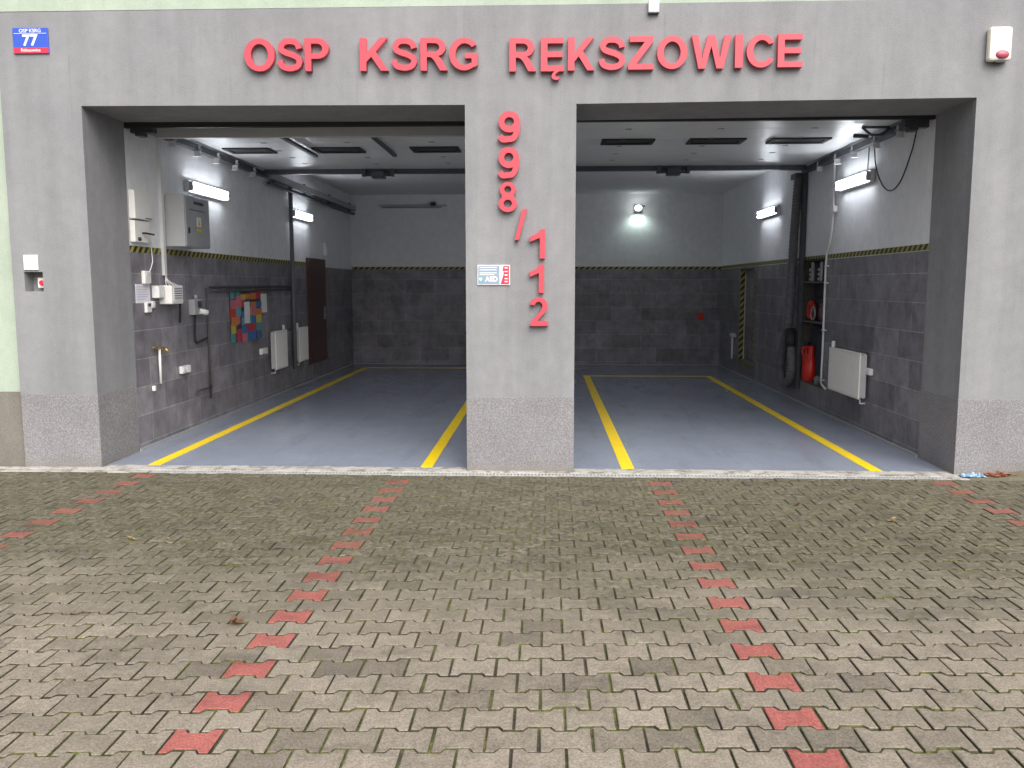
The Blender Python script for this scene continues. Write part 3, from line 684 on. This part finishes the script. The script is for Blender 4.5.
def wall_box(name, label, cat, y0, y1, z0, z1, d, mat, right=False, bev=.006, group=None):
    xw = XR if right else XL+.001
    a, b_ = (xw-d, xw) if right else (xw, xw+d)
    t = thing(name, label, cat, (xw, (y0+y1)/2, z0), group)
    MB().box(a, b_, y0, y1, z0, z1, bev).build('housing', mat, t)
    return t, (a if right else b_)
t, xf = wall_box('electrical_cabinet', 'large light grey electrical cabinet with a warning sticker on the left wall', 'cabinet', 1.50, 2.15, 2.02, 2.555, .215, LGREY)
MB().box(xf, xf+.012, 1.515, 2.135, 2.03, 2.545, .003).build('door', simple('cabinet_door', (.34, .36, .38), .4), t)
MB().box(xf+.012, xf+.022, 1.56, 1.585, 2.16, 2.22).build('handle', BLACK, t)
MB().box(xf+.012, xf+.014, 1.72, 1.98, 2.47, 2.50).build('name_strip', DKMET, t)
MB().box(xf+.012, xf+.014, 1.60, 2.0, 2.405, 2.412).build('vent', DKMET, t)
MB().prism([(1.78, 2.24), (1.90, 2.24), (1.90, 2.34), (1.78, 2.34)], lambda a, b_, d: (d, a, b_), xf+.012, xf+.014).build('notice', PAPER, t)
MB().prism([(1.80, 2.25), (1.88, 2.25), (1.84, 2.32)], lambda a, b_, d: (d, a, b_), xf+.014, xf+.0155).build('warning_triangle', YEL, t)
MB().box(xf+.012, xf+.014, 1.78, 1.90, 2.185, 2.215).build('warning_strip', YEL, t)
t, xf = wall_box('control_box', 'upper cream box on the left wall at the entrance jamb', 'control box', .75, 1.10, 2.25, 2.52, .06, CREAM)
MB().box(xf, xf+.004, .96, 1.09, 2.262, 2.27).build('label_strip', DKMET, t)
t, xf = wall_box('control_box', 'lower cream box with a black lever on the left wall at the entrance jamb', 'control box', .75, 1.07, 2.03, 2.235, .05, CREAM)
MB().tube([(xf, .9, 2.12), (xf+.03, .9, 2.12), (xf+.03, 1.08, 2.115)], .009).build('lever', BLACK, t); MB().tube([(xf, .82, 2.06), (xf+.02, .82, 2.06)], .018).build('knob', BLACK, t)
tag(MB().tube(rnd_path([(XL+.08, .92, 2.11), (XL+.06, 1.06, 2.03), (XL+.03, 1.12, 1.95), (XL+.03, 1.13, 1.85), (XL+.03, 1.06, 1.76), (XL+.03, 1.0, 1.73)]), .006, 6).build('hanging_cable', WHITE, origin=(XL, 1.1, 1.75)), 'thin pale cable curling down from the cream boxes at the left jamb', 'cable')
t, xf = wall_box('handset', 'slim cream handset above the paper notice on the left wall', 'handset', .93, 1.07, 1.63, 1.76, .04, CREAM, bev=.012)
MB().box(xf, xf+.003, .96, 1.04, 1.71, 1.745).build('display', WHITE, t)
t = thing('paper_notice', 'printed white paper notice on the tiles beside the left jamb', 'notice', (XL+.002, .95, 1.45))
MB().box(XL+.001, XL+.004, .80, 1.10, 1.445, 1.63).build('sheet', PAPER, t)
mb = MB()
for i in range(6): mb.box(XL+.004, XL+.0048, .83, 1.06-.03*(i % 3), 1.60-.024*i, 1.604-.024*i)
mb.build('text_line', PURP, t)
t, xf = wall_box('thermostat', 'small white thermostat just below the paper notice', 'thermostat', .965, 1.07, 1.35, 1.45, .03, WHITE)
MB().box(xf, xf+.002, .99, 1.045, 1.41, 1.44).build('display', DKMET, t)
t, xf = wall_box('light_switch', 'white light switch right of the small thermostat under the notice', 'switch', 1.09, 1.17, 1.39, 1.46, .02, WHITE)
MB().box(xf, xf+.006, 1.105, 1.155, 1.4, 1.45).build('rocker', WHITE, t)
t, xf = wall_box('junction_box', 'small white box between the paper notice and the control unit', 'junction box', 1.14, 1.27, 1.49, 1.615, .07, WHITE)
MB().box(xf, xf+.006, 1.15, 1.26, 1.50, 1.605).build('lid', WHITE, t)
t, xf = wall_box('control_unit', 'cream door control unit with a printed label and hanging cables on the left wall', 'control unit', 1.29, 1.57, 1.425, 1.618, .14, CREAM, bev=.012)
MB().box(xf, xf+.004, 1.33, 1.55, 1.45, 1.60).build('label_plate', WHITE, t)
mb = MB()
for i in range(5): mb.box(xf+.004, xf+.005, 1.35, 1.53, 1.578-.024*i, 1.586-.024*i)
mb.build('text_line', DKMET, t)
MB().tube([(XL+.08, 1.62, 1.44), (XL+.06, 1.64, 1.22)], .012).build('antenna', BLACK, t)
mb = MB()
for k in range(4): mb.tube(rnd_path([(XL+.05+.02*k, 1.38+.05*k, 1.61), (XL+.05, 1.36+.02*k, 1.67), (XL+.03, 1.43, 1.74)]), .005, 6)
mb.build('cable', WHITE, t)
tag(MB().box(XL-.005, XL+.03, 1.40, 1.455, 1.72, 3.2).build('cable_trunking', WHITE, origin=(XL, 1.43, 1.72)), 'white vertical cable trunking rising from the control unit on the left wall', 'trunking')
# grey socket with plug, dark cable loop
t, xf = wall_box('power_socket', 'grey industrial power socket with a white plug on the left wall', 'socket', 2.02, 2.20, 1.29, 1.46, .07, GREYP)
MB().tube([(xf, 2.14, 1.33), (xf+.07, 2.20, 1.31)], .03, 14).build('plug', WHITE, t); MB().tube([(xf-.04, 2.15, 1.46), (xf-.04, 2.15, 1.51)], .02).build('gland', GREYP, t)
MB().box(xf, xf+.01, 2.10, 2.18, 1.37, 1.44).build('lid', DKMET, t)
tag(MB().tube(rnd_path([(XL+.03, 2.12, 1.29), (XL+.02, 2.12, 1.10), (XL+.02, 2.14, .98), (XL+.02, 2.25, .985), (XL+.02, 2.45, 1.01)]), .012, 6).build('power_cable', BLACK, origin=(XL, 2.2, 1)), 'short black cable hanging in an angle below the grey power socket', 'cable')
mb = MB(); mb.tube([(XL+.03, 2.48, .30), (XL+.03, 2.48, 1.58), (XL+.03, 2.55, 1.60), (XL+.03, 5.8, 1.60)], .014, 8); mb.tube([(XL+.03, 2.6, 1.55), (XL+.03, 5.8, 1.55)], .012, 8)
tag(mb.build('wall_pipe', PIPE, origin=(XL, 2.5, .3)), 'pair of thin dark pipes running along the left wall above the colourful poster', 'pipe')
tag(MB().tube([(XL+.05, 5.82, .32), (XL+.05, 5.82, 3.2)], .032, 10).build('vertical_pipe', simple('grey_painted_pipe', (.15, .16, .17), .5), origin=(XL, 5.82, .3)), 'dark vertical pipe between the two left wall radiators', 'pipe')
tag(MB().tube([(XL+.03, 2.05, .40), (XL+.035, 2.1, .43), (XL+.035, 2.5, .43)], .010, 6).build('towel_rail', PIPE, origin=(XL, 2.3, .43)), 'short dark rail low on the left wall tiles', 'rail')
t = thing('water_tap', 'brass water tap on a pale vertical pipe on the left wall', 'tap', (XL, 1.2, .6))
MB().tube([(XL+.03, 1.19, .62), (XL+.03, 1.19, .98)], .013).build('pipe', CREAM, t)
MB().tube([(XL+.03, 1.12, .985), (XL+.035, 1.30, .975)], .014).tube([(XL+.05, 1.27, .975), (XL+.09, 1.29, .93)], .013).build('spout', BRASS, t); MB().box(XL+.02, XL+.05, 1.05, 1.13, .99, 1.005).build('handle', BRASS, t)
t, xf = wall_box('wall_hook', 'tiny pale hook low on the left wall below the tap', 'hook', 1.05, 1.08, .56, .61, .03, CREAM, bev=.003)
t, xf = wall_box('wall_socket', 'white double socket low on the left wall near the tap', 'socket', 1.70, 1.92, .665, .745, .04, WHITE)
MB().box(xf, xf+.004, 1.72, 1.80, .68, .73).build('outlet', CREAM, t); MB().box(xf, xf+.004, 1.82, 1.90, .68, .73).build('outlet', CREAM, t)
t, xf = wall_box('wall_socket', 'white double socket between the colourful poster and the radiator', 'socket', 4.30, 4.56, .66, .745, .04, WHITE)
MB().box(xf, xf+.004, 4.32, 4.42, .675, .73).build('outlet', CREAM, t); MB().box(xf, xf+.004, 4.44, 4.54, .675, .73).build('outlet', CREAM, t)
# colourful poster board
t = thing('pinboard', 'colourful patchwork poster board with a white note on the left wall', 'board', (XL+.001, 3.85, .9))
MB().box(XL+.001, XL+.012, 3.24, 4.40, .90, 1.555).build('board', DKMET, t)
rr_ = random.Random(3); ny, nz = 6, 6
for i in range(ny):
    for j in range(nz):
        y0 = 3.235+1.14*i/ny+rr_.uniform(-.02, .02); z0 = .89+.66*j/nz+rr_.uniform(-.015, .01); xx_ = XL+.0125+.0008*((i+3*j) % 7)
        MB().box(xx_, xx_+.0006, y0, y0+1.14/ny+rr_.uniform(-.07, .05), z0, z0+.66/nz+rr_.uniform(-.04, .04)).build('paper_patch', COLS[rr_.randrange(8)], t)
MB().box(XL+.019, XL+.022, 3.72, 3.92, 1.12, 1.40).build('note', PAPER, t)
tag(MB().box(XL+.002, XL+.012, 4.42, 4.66, 1.24, 1.50).build('paper_sheet', CREAM, origin=(XL, 4.5, 1.24)), 'plain cream sheet at the upper right of the colourful board', 'paper')

# ---- radiators
GR = 'cream panel radiators along the walls'
def radiator(right, y0, y1, z0, z1, label, vy):
    xw = XR if right else XL+.001; s = -1 if right else 1
    X = lambda a: xw+s*a
    t = thing('radiator', label, 'radiator', (xw, (y0+y1)/2, z0), GR)
    def bx(mb, a, b_, *r, **k): mb.box(min(X(a), X(b_)), max(X(a), X(b_)), *r, **k); return mb
    mb = bx(MB(), .095, .115, y0, y1, z0, z1, bev=.006)
    n = max(6, int((y1-y0)/.045))
    for i in range(n):
        y = y0+.03+(y1-y0-.06)*(i+.2)/n; bx(mb, .1145, .1175, y, y+(y1-y0-.06)/n*.6, z0+.03, z1-.03)
    mb.build('front_panel', CREAM, t)
    bx(MB(), .04, .06, y0+.01, y1-.01, z0+.01, z1-.01, bev=.005).build('rear_panel', CREAM, t)
    mb = bx(MB(), .062, .094, y0+.004, y1-.004, z1-.012, z1-.002)
    bx(mb, .035, .0945, y0+.002, y0+.006, z0+.02, z1-.02); bx(mb, .035, .0945, y1-.006, y1-.002, z0+.02, z1-.02); mb.build('grille', LGREY, t)
    mb = MB()
    for y in (y0+.1, y1-.12): bx(mb, 0, .04, y, y+.03, z0+.08, z1-.08)
    mb.build('bracket', METAL, t)
    mb = MB(); mb.tube([(X(.07), vy, z1-.05), (X(.07), vy, z1+.07)], .02, 12); mb.build('valve_head', WHITE, t)
    mb = MB(); mb.tube([(X(.01), y0+.06, z0-.05), (X(.07), y0+.06, z0-.05), (X(.07), y0+.06, z0+.02)], .01, 8); mb.build('inlet_pipe', WHITE, t)
radiator(False, 4.70, 5.24, .41, .965, 'cream radiator on the left wall, nearer the entrance beside the white socket', 5.20)
radiator(False, 5.88, 6.36, .42, .96, 'cream radiator on the left wall, next to the brown door', 5.90)
radiator(True, 2.02, 3.03, .38, .885, 'large cream radiator on the right wall beside the storage niche', 3.02)
mb = MB(); mb.tube([(XL+.06, 5.24, .95), (XL+.06, 5.88, .95)], .01, 6); tag(mb.build('radiator_pipe', PIPE, origin=(XL, 5.7, .93)), 'short dark pipe linking the two left wall radiators at their tops', 'pipe')
t = thing('emergency_lamp', 'small white lamp on the wall beside the top of the brown door', 'lamp', (XL, 7.95, 2.12))
MB().box(XL, XL+.05, 7.86, 8.02, 2.14, 2.36, .01).build('housing', WHITE, t); MB().box(XL+.05, XL+.06, 7.88, 8.0, 2.15, 2.3, .003).build('diffuser', CREAM, t)
# exhaust rail along the left wall
t = thing('exhaust_rail', 'long grey overhead rail running along the left wall to the back', 'rail', (XL, 7, 3.1))
MB().box(XL+.03, XL+.13, 4.7, 10.0, 3.10, 3.19).build('rail', GREYP, t); MB().box(XL+.05, XL+.11, 4.7, 10.0, 3.02, 3.06).build('slot', DKMET, t)
mb = MB()
for y in (5, 6.6, 8.2, 9.8): mb.box(XL+.0, XL+.06, y, y+.04, 3.04, 3.24)
mb.build('bracket', DKMET, t)

# ================================================================ BACK WALL THINGS
t = thing('batten_lamp', 'unlit slim batten lamp high on the back wall behind the left bay', 'lamp', (-2.7, YB, 3.2))
MB().box(-3.36, -2.0, YB-.05, YB, 3.19, 3.23).build('housing', LGREY, t); MB().tube([(-3.3, YB-.07, 3.17), (-2.1, YB-.07, 3.17)], .016).build('tube', GREYP, t); MB().box(-2.32, -2.22, YB-.09, YB, 3.2, 3.27).build('end_cap', BLACK, t)
t = thing('bulkhead_lamp', 'lit round lamp high on the back wall behind the right bay', 'lamp', (1.83, YB, 3.1))
bm = bmesh.new(); bmesh.ops.create_uvsphere(bm, u_segments=24, v_segments=12, radius=1); bmesh.ops.scale(bm, vec=(.07, .06, .055), verts=bm.verts); bmesh.ops.translate(bm, vec=(1.82, YB-.16, 3.135), verts=bm.verts)
mb = MB(); mb.bm = bm; mb.build('diffuser', LAMPW, t)
MB().box(1.76, 1.90, YB-.07, YB, 3.06, 3.2, .01).build('housing', DKMET, t)
MB().tube([(1.94, YB-.12, 3.18), (1.88, YB-.05, 3.14)], .012).build('arm', DKMET, t)
pl = bpy.data.lights.new('lamp_light', 'SPOT'); pl.energy = 4; pl.color = (.78, 1, .90); pl.spot_size = R(165); pl.spot_blend = .8; pl.shadow_soft_size = .06
po = bpy.data.objects.new('lamp_light', pl); C.objects.link(po); po.parent = t; po.location = (0, -.12, -.05); po.rotation_euler = (R(0), 0, 0)
tag(MB().box(3.06, 3.18, YB-.03, YB, .92, 1.05, .01).box(3.09, 3.15, YB-.05, YB-.03, .95, 1.01).build('alarm_button', REDP, origin=(3.12, YB, .92)), 'small red alarm button box on the back wall near the right corner', 'alarm button')
t = thing('leaning_board', 'narrow beige board standing at the back wall, half hidden by the central pillar', 'board', (-1.5, 9.5, 0))
MB().box(-1.585, -1.40, 9.45, 9.50, .006, .70, .004).build('board', WOOD, t); MB().box(-1.58, -1.42, 9.44, 9.45, .34, .40).build('batten', WOOD, t)

# ================================================================ RIGHT WALL THINGS
# storage niche
t = thing('storage_niche', 'tall wall niche with wooden shelves in the right wall', 'shelving', (XR, 4.06, .31))
y0, y1, z0, z1 = 3.62, 4.60, .31, 1.962; D_ = .16
MB().box(XR+D_, XR+D_+.02, y0, y1, z0, z1).build('back_panel', DKMET, t)
for a in (y0+.001, y1-.021): MB().box(XR-.008, XR+D_, a, a+.02, z0+.001, z1-.001).build('side_panel', WOOD, t)
for z in (z0+.001, 1.125, 1.645): MB().box(XR-.004, XR+D_, y0+.0215, y1-.0215, z, z+.025).build('shelf', WOOD, t)
MB().box(XR-.012, XR+D_, y0+.0215, y1-.0215, z1-.026, z1-.001).build('top_panel', BLACK, t)
# things in it
def frame_radio(y, lab):
    t = thing('breathing_frame', lab, 'equipment', (XR+.05, y, 1.671), 'silver and black equipment frames on the top shelf')
    MB().box(XR+.0, XR+.03, y-.035, y+.035, 1.671, 1.92, .008).build('rail', METAL, t); MB().box(XR+.031, XR+.14, y-.10, y+.10, 1.671, 1.88, .012).build('body', BLACK, t)
    for z in (1.70, 1.76, 1.82): MB().tube([(XR+.0, y+.09, z), (XR+.03, y+.09, z)], .022).build('knob', METAL, t)
frame_radio(4.20, 'left silver and black equipment frame on the top shelf of the niche'); frame_radio(3.84, 'right silver and black equipment frame on the top shelf of the niche')
def ring(cx, cy, cz, rad, r_, n=20):
    return MB().tube([(cx, cy+rad*math.cos(2*math.pi*i/n), cz+rad*math.sin(2*math.pi*i/n)) for i in range(n+1)], r_, 8)
t = thing('hose_reel', 'red round reel at the left on the middle shelf of the niche', 'reel', (XR+.05, 4.32, 1.151))
ring(XR+.05, 4.32, 1.285, .105, .032).build('rim', REDP, t); MB().tube([(XR+.03, 4.32, 1.285), (XR+.10, 4.32, 1.285)], .05, 14).build('hub', simple('dull_red', (.30, .03, .03), .5), t)
t = thing('rolled_hose', 'dull red rolled hose at the right on the middle shelf of the niche', 'hose', (XR+.05, 3.82, 1.151))
ring(XR+.05, 3.84, 1.275, .10, .024).build('outer_coil', simple('faded_red', (.20, .05, .055), .7), t); ring(XR+.05, 3.84, 1.275, .05, .022).build('inner_coil', HOSE, t)
t = thing('coiled_strap', 'grey strap hanging in a loop between the reel and the rolled hose', 'strap', (XR+.02, 4.06, 1.151))
ring(XR+.0, 4.07, 1.25, .08, .014).build('loop', METAL, t); MB().box(XR+.0, XR+.03, 4.03, 4.11, 1.31, 1.36, .008).build('buckle', DKMET, t)
t = thing('equipment_bag', 'dark bag behind the red reel on the middle shelf', 'bag', (XR+.12, 4.0, 1.151))
MB().box(XR+.085, XR+.15, 3.70, 4.3, 1.151, 1.46, .03).build('body', BLACK, t); MB().tube(rnd_path([(XR+.09, 3.85, 1.45), (XR+.08, 3.95, 1.53), (XR+.09, 4.1, 1.45)]), .012).build('strap', DKMET, t)
t = thing('red_canister', 'bright red canister with a narrow neck at the bottom of the niche', 'canister', (XR+.05, 4.24, .337))
MB().tube([(XR+.05, 4.24, z) for z in (.337, .35, .50, .58, .66, .70, .80, .81)], [.09, .105, .105, .09, .06, .04, .04, .03], 18).build('body', REDP, t)
MB().tube(rnd_path([(XR+.01, 4.28, .62), (XR-.03, 4.36, .70), (XR-.02, 4.36, .78), (XR+.05, 4.27, .80)]), .013).build('handle', REDP, t)
t = thing('red_bottle', 'slimmer red bottle at the left of the bright red canister', 'bottle', (XR+.06, 4.47, .337))
MB().tube([(XR+.06, 4.47, z) for z in (.337, .62, .68, .80)], [.06, .06, .035, .03], 14).build('body', REDP, t); MB().tube([(XR+.06, 4.47, .80), (XR+.06, 4.47, .84)], .034, 12).build('cap', BLACK, t)
t = thing('dark_jacket', 'dark clothing hanging in the bottom of the niche right of the canister', 'jacket', (XR+.1, 3.9, .34))
MB().box(XR+.09, XR+.155, 3.66, 4.46, .338, 1.08, .03).build('body', simple('navy_cloth', (.02, .025, .04), .9), t); MB().box(XR+.02, XR+.088, 3.70, 3.95, .45, .98, .025).build('sleeve', simple('navy_cloth_b', (.025, .03, .045), .9), t)
tag(MB().tube([(XR+.03, 3.86, .337), (XR+.03, 3.86, .42), (XR+.03, 3.86, .45)], [.05, .05, .02], 12).build('bottle', simple('green_grey_bottle', (.16, .2, .18), .4), origin=(XR+.03, 3.86, .337)), 'small grey green bottle in the bottom right of the niche', 'bottle')

# white cable run down beside the niche
mb = MB(); mb.tube(rnd_path([(XR-.02, 3.40, 3.15), (XR-.02, 3.38, 2.46), (XR-.02, 3.45, 2.15), (XR-.02, 3.56, 1.98), (XR-.02, 3.57, 1.5), (XR-.02, 3.56, .8), (XR-.02, 3.57, .42), (XR-.02, 3.50, .36), (XR-.03, 3.36, .34)]), .014, 8)
t = thing('white_cable', 'white cable running down the right wall beside the niche to the radiator', 'cable', (XR, 3.5, .34)); mb.build('cable', WHITE, t)
for z in (1.85, 1.64, 1.05, .42): MB().box(XR-.035, XR, 3.50, 3.60, z, z+.014).build('clip', WHITE, t)
t, xf = wall_box('junction_box', 'tiny white junction box below the right wall lamp', 'junction box', 3.28, 3.38, 2.50, 2.57, .05, WHITE, True)
MB().box(xf-.004, xf, 3.29, 3.37, 2.51, 2.56).build('lid', CREAM, t)
t, xf = wall_box('wall_socket', 'white double socket on the right wall beside the large radiator', 'socket', 1.92, 2.12, .655, .725, .04, WHITE, True)
MB().box(xf-.004, xf, 1.93, 2.01, .665, .715).build('outlet', CREAM, t); MB().box(xf-.004, xf, 2.03, 2.11, .665, .715).build('outlet', CREAM, t)
tag(MB().tube(rnd_path([(XR-.03, 1.05, 3.12), (XR-.03, 1.15, 2.9), (XR-.03, 1.38, 2.64), (XR-.03, 1.62, 2.57), (XR-.03, 1.85, 2.66), (XR-.03, 2.05, 2.88), (XR-.03, 2.12, 3.15)]), .007, 6).build('hanging_cable', BLACK, origin=(XR, 1.6, 2.57)), 'black cable sagging in a loop from the door head on the right wall', 'cable')
tag(MB().tube([(XR-.03, 2.26, 3.1), (XR-.03, 2.28, 2.81)], .007, 6).build('lamp_cable', DKMET, origin=(XR, 2.27, 2.8)), 'short dark cable dropping to the nearest lamp on the right wall', 'cable')
t = thing('pulley_frame', 'dark trapezoid pulley frame under the door at the right front corner', 'pulley', (3.05, 1.5, 3.18))
mb = MB()
for a, b_ in (((3.13, 3.245), (3.40, 3.245)), ((3.22, 3.17), (3.33, 3.17)), ((3.13, 3.245), (3.22, 3.17)), ((3.40, 3.245), (3.33, 3.17))): mb.tube([(a[0], 1.5, a[1]-.07), (b_[0], 1.5, b_[1]-.07)], .013, 6)
mb.build('frame', DKMET, t); MB().tube([(3.06, 1.53, 3.10), (3.2, 1.52, 3.09)], .02).build('wheel', DKMET, t)
# far right: tap, exhaust post and hose
t = thing('water_tap', 'small white tap with a thin pipe near the back right corner', 'tap', (XR, 8.7, .3))
MB().box(XR-.06, XR, 8.55, 8.85, .66, .73, .01).build('body', WHITE, t); MB().tube([(XR-.03, 8.75, .25), (XR-.03, 8.75, .66)], .02).build('pipe', CREAM, t)
t = thing('exhaust_hose', 'thick corrugated exhaust hose hanging in a loop on the right wall', 'hose', (XR-.1, 5.2, .2))
def dense(P, step=.022):
    out = [Vector(P[0])]; acc = 0
    for a, b_ in zip(P, P[1:]):
        a, b_ = Vector(a), Vector(b_); l = (b_-a).length; n_ = max(1, int(l/step))
        for k in range(1, n_+1): out.append(a.lerp(b_, k/n_))
    return out
xh = XR-.085
P = rnd_path([(xh, 4.66, 3.10), (xh, 4.78, 2.3), (xh, 4.84, 1.5), (xh, 4.92, 1.0), (xh, 5.10, .75), (xh, 5.20, .48), (xh, 5.12, .28), (xh, 4.90, .23), (xh, 4.70, .36), (xh, 4.66, .58), (xh, 4.72, .76)], 12)
MB().tube(dense(P), .062, 14, ribs=.88).build('hose', HOSE, t)
MB().tube([(xh, 4.72, .76), (xh, 4.74, .84), (xh, 4.80, 1.0)], [.07, .085, .075], 14).build('nozzle', BLACK, t)
t = thing('hose_post', 'dark vertical post beside the niche carrying the exhaust hose', 'post', (XR-.03, 4.82, .15))
MB().box(XR-.05, XR, 4.52, 4.64, .2, 3.2, .004).build('post', DKMET, t); MB().box(XR-.16, XR-.05, 4.54, 4.78, 3.05, 3.12).build('arm', DKMET, t)

# ================================================================ LITTER
def leaf(x, y, z, s, a, mat, label=None, curl=.25):
    pts = [(-1, 0), (-.6, .32), (-.1, .45), (.4, .34), (.75, .16), (1.15, .03), (1.15, -.03), (.75, -.16), (.4, -.34), (-.1, -.45), (-.6, -.32)]
    mb = MB(); vs = []
    for px_, py_ in pts:
        X_ = px_*s; Y_ = py_*s; vs.append((x+X_*math.cos(a)-Y_*math.sin(a), y+X_*math.sin(a)+Y_*math.cos(a), z+curl*s*(abs(py_)*1.6+px_*px_*.5)))
    lo = [mb.bm.verts.new(v) for v in vs]; c0 = mb.bm.verts.new((x, y, z)); 
    c1 = mb.bm.verts.new((x, y, z+.001)); hi = [mb.bm.verts.new((v[0], v[1], v[2]+.001)) for v in vs]; n = len(vs)
    for i in range(n):
        mb.bm.faces.new((lo[i], c0, lo[(i+1) % n])); mb.bm.faces.new((hi[i], hi[(i+1) % n], c1)); mb.bm.faces.new((lo[i], lo[(i+1) % n], hi[(i+1) % n], hi[i]))
    return mb
def leafy(x, y, z, s, a, mat):
    mb = MB()
    for k, da in enumerate((0, .9, -.9, 1.9, -1.8)):
        q = leaf(x+s*.45*math.cos(a+da), y+s*.45*math.sin(a+da), z+.003*k, s*(.75 if k else .85), a+da, mat, curl=.15+.16*k)
        me = bpy.data.meshes.new('tmp'); q.bm.to_mesh(me); q.bm.free(); mb.bm.from_mesh(me); bpy.data.meshes.remove(me)
    return mb
for u, v, s, a, mat, lb in ((235, 624, .040, .1, LEAFB, 'large brown dead leaf lying left of the nearer red paver row'), (131, 541, .03, .6, LEAFY, 'pale yellow leaf on the left paving before the left bay'), (893, 522, .03, 2.5, LEAFY, 'yellow leaf on the paving before the right pier'),
        (168, 541, .014, 1.2, LEAFY, 'tiny yellow leaf right of the pale yellow leaf on the left'), (864, 541, .016, .3, LEAFY, 'small yellow leaf nearest the right edge row of red pavers'), (798, 506, .022, 1.8, LEAFB, 'small brown leaf on the mossy paving before the right bay')):
    p = px(u, v, 2, 0); tag(leafy(p.x, p.y, .006, s, a, mat).build('fallen_leaf', mat, origin=(p.x, p.y, 0)), lb, 'leaf', 'fallen leaves on the paving')
# second lobe pieces so that the brown leaf reads crumpled
bm = bmesh.new()
def add_leafs(n, cx, cy, sx, sy, s0, s1, mat, name, label, z0=.008):
    mb = MB()
    for _ in range(n):
        q = leaf(cx+rng.normal(0, sx), cy+rng.normal(0, sy)*.6, z0+abs(rng.normal(0, .012)), rng.uniform(s0, s1), rng.uniform(0, 6.3), mat, curl=rng.uniform(.1, .7))
        me = bpy.data.meshes.new('tmp'); q.bm.to_mesh(me); q.bm.free(); mb.bm.from_mesh(me); bpy.data.meshes.remove(me)
    o = mb.build(name, mat, origin=(cx, cy, 0)); return tag(o, label, 'leaves', kind='stuff')
p = px(996, 476, 2, 0); add_leafs(60, p.x, -.07, .06, .04, .012, .028, LEAFR, 'leaf_litter', 'heap of rust coloured dead leaves at the foot of the right pier')
# crumpled plastic wrapper
p0, p1 = px(961, 477, 2, 0), px(983, 477, 2, 0)
mb = MB(); NX_, NY_ = 22, 9; cxm = (p0.x+p1.x)/2
from mathutils import noise as mn
gv = []
for i in range(NX_+1):
    row = []
    for j in range(NY_+1):
        a, b_ = i/NX_*2-1, j/NY_*2-1
        hgt = .022*(1-a*a)**.6*(1-b_*b_) + .03*mn.noise(Vector((a*3.1, b_*2.3, 4)))*(1-.6*abs(b_)) if abs(a) < 1 else 0
        row.append(mb.bm.verts.new((cxm+a*.105+.012*mn.noise(Vector((a*4, b_*4, 9))), -.075+b_*.05+.02*mn.noise(Vector((a*4, b_*3, 1))), .010+max(0, hgt))))
    gv.append(row)
for i in range(NX_):
    for j in range(NY_): mb.bm.faces.new((gv[i][j], gv[i+1][j], gv[i+1][j+1], gv[i][j+1]))
tag(mb.build('plastic_wrapper', FILM, origin=(cxm, -.075, 0)), 'crumpled blue and white plastic wrapper at the right pier corner', 'wrapper')
# earth banked against the foot of the right pier
mb = MB(); n = 60; rows = []
for i in range(n+1):
    x = 3.575+4.9*i/n; hgt = .006+.042*min(1, max(0, i-2)/5)+.008*mn.noise(Vector((x*4, 0, 0)))
    rows.append([mb.bm.verts.new((x, -.003, hgt)), mb.bm.verts.new((x, -.05, hgt*.8)), mb.bm.verts.new((x, -.13, hgt*.35+.003)), mb.bm.verts.new((x, -.20-.02*mn.noise(Vector((x*6, 1, 0))), -.004))])
for i in range(n):
    for k in range(3): mb.bm.faces.new((rows[i][k], rows[i][k+1], rows[i+1][k+1], rows[i+1][k]))
struct(mb.build('soil_bank', SOIL))
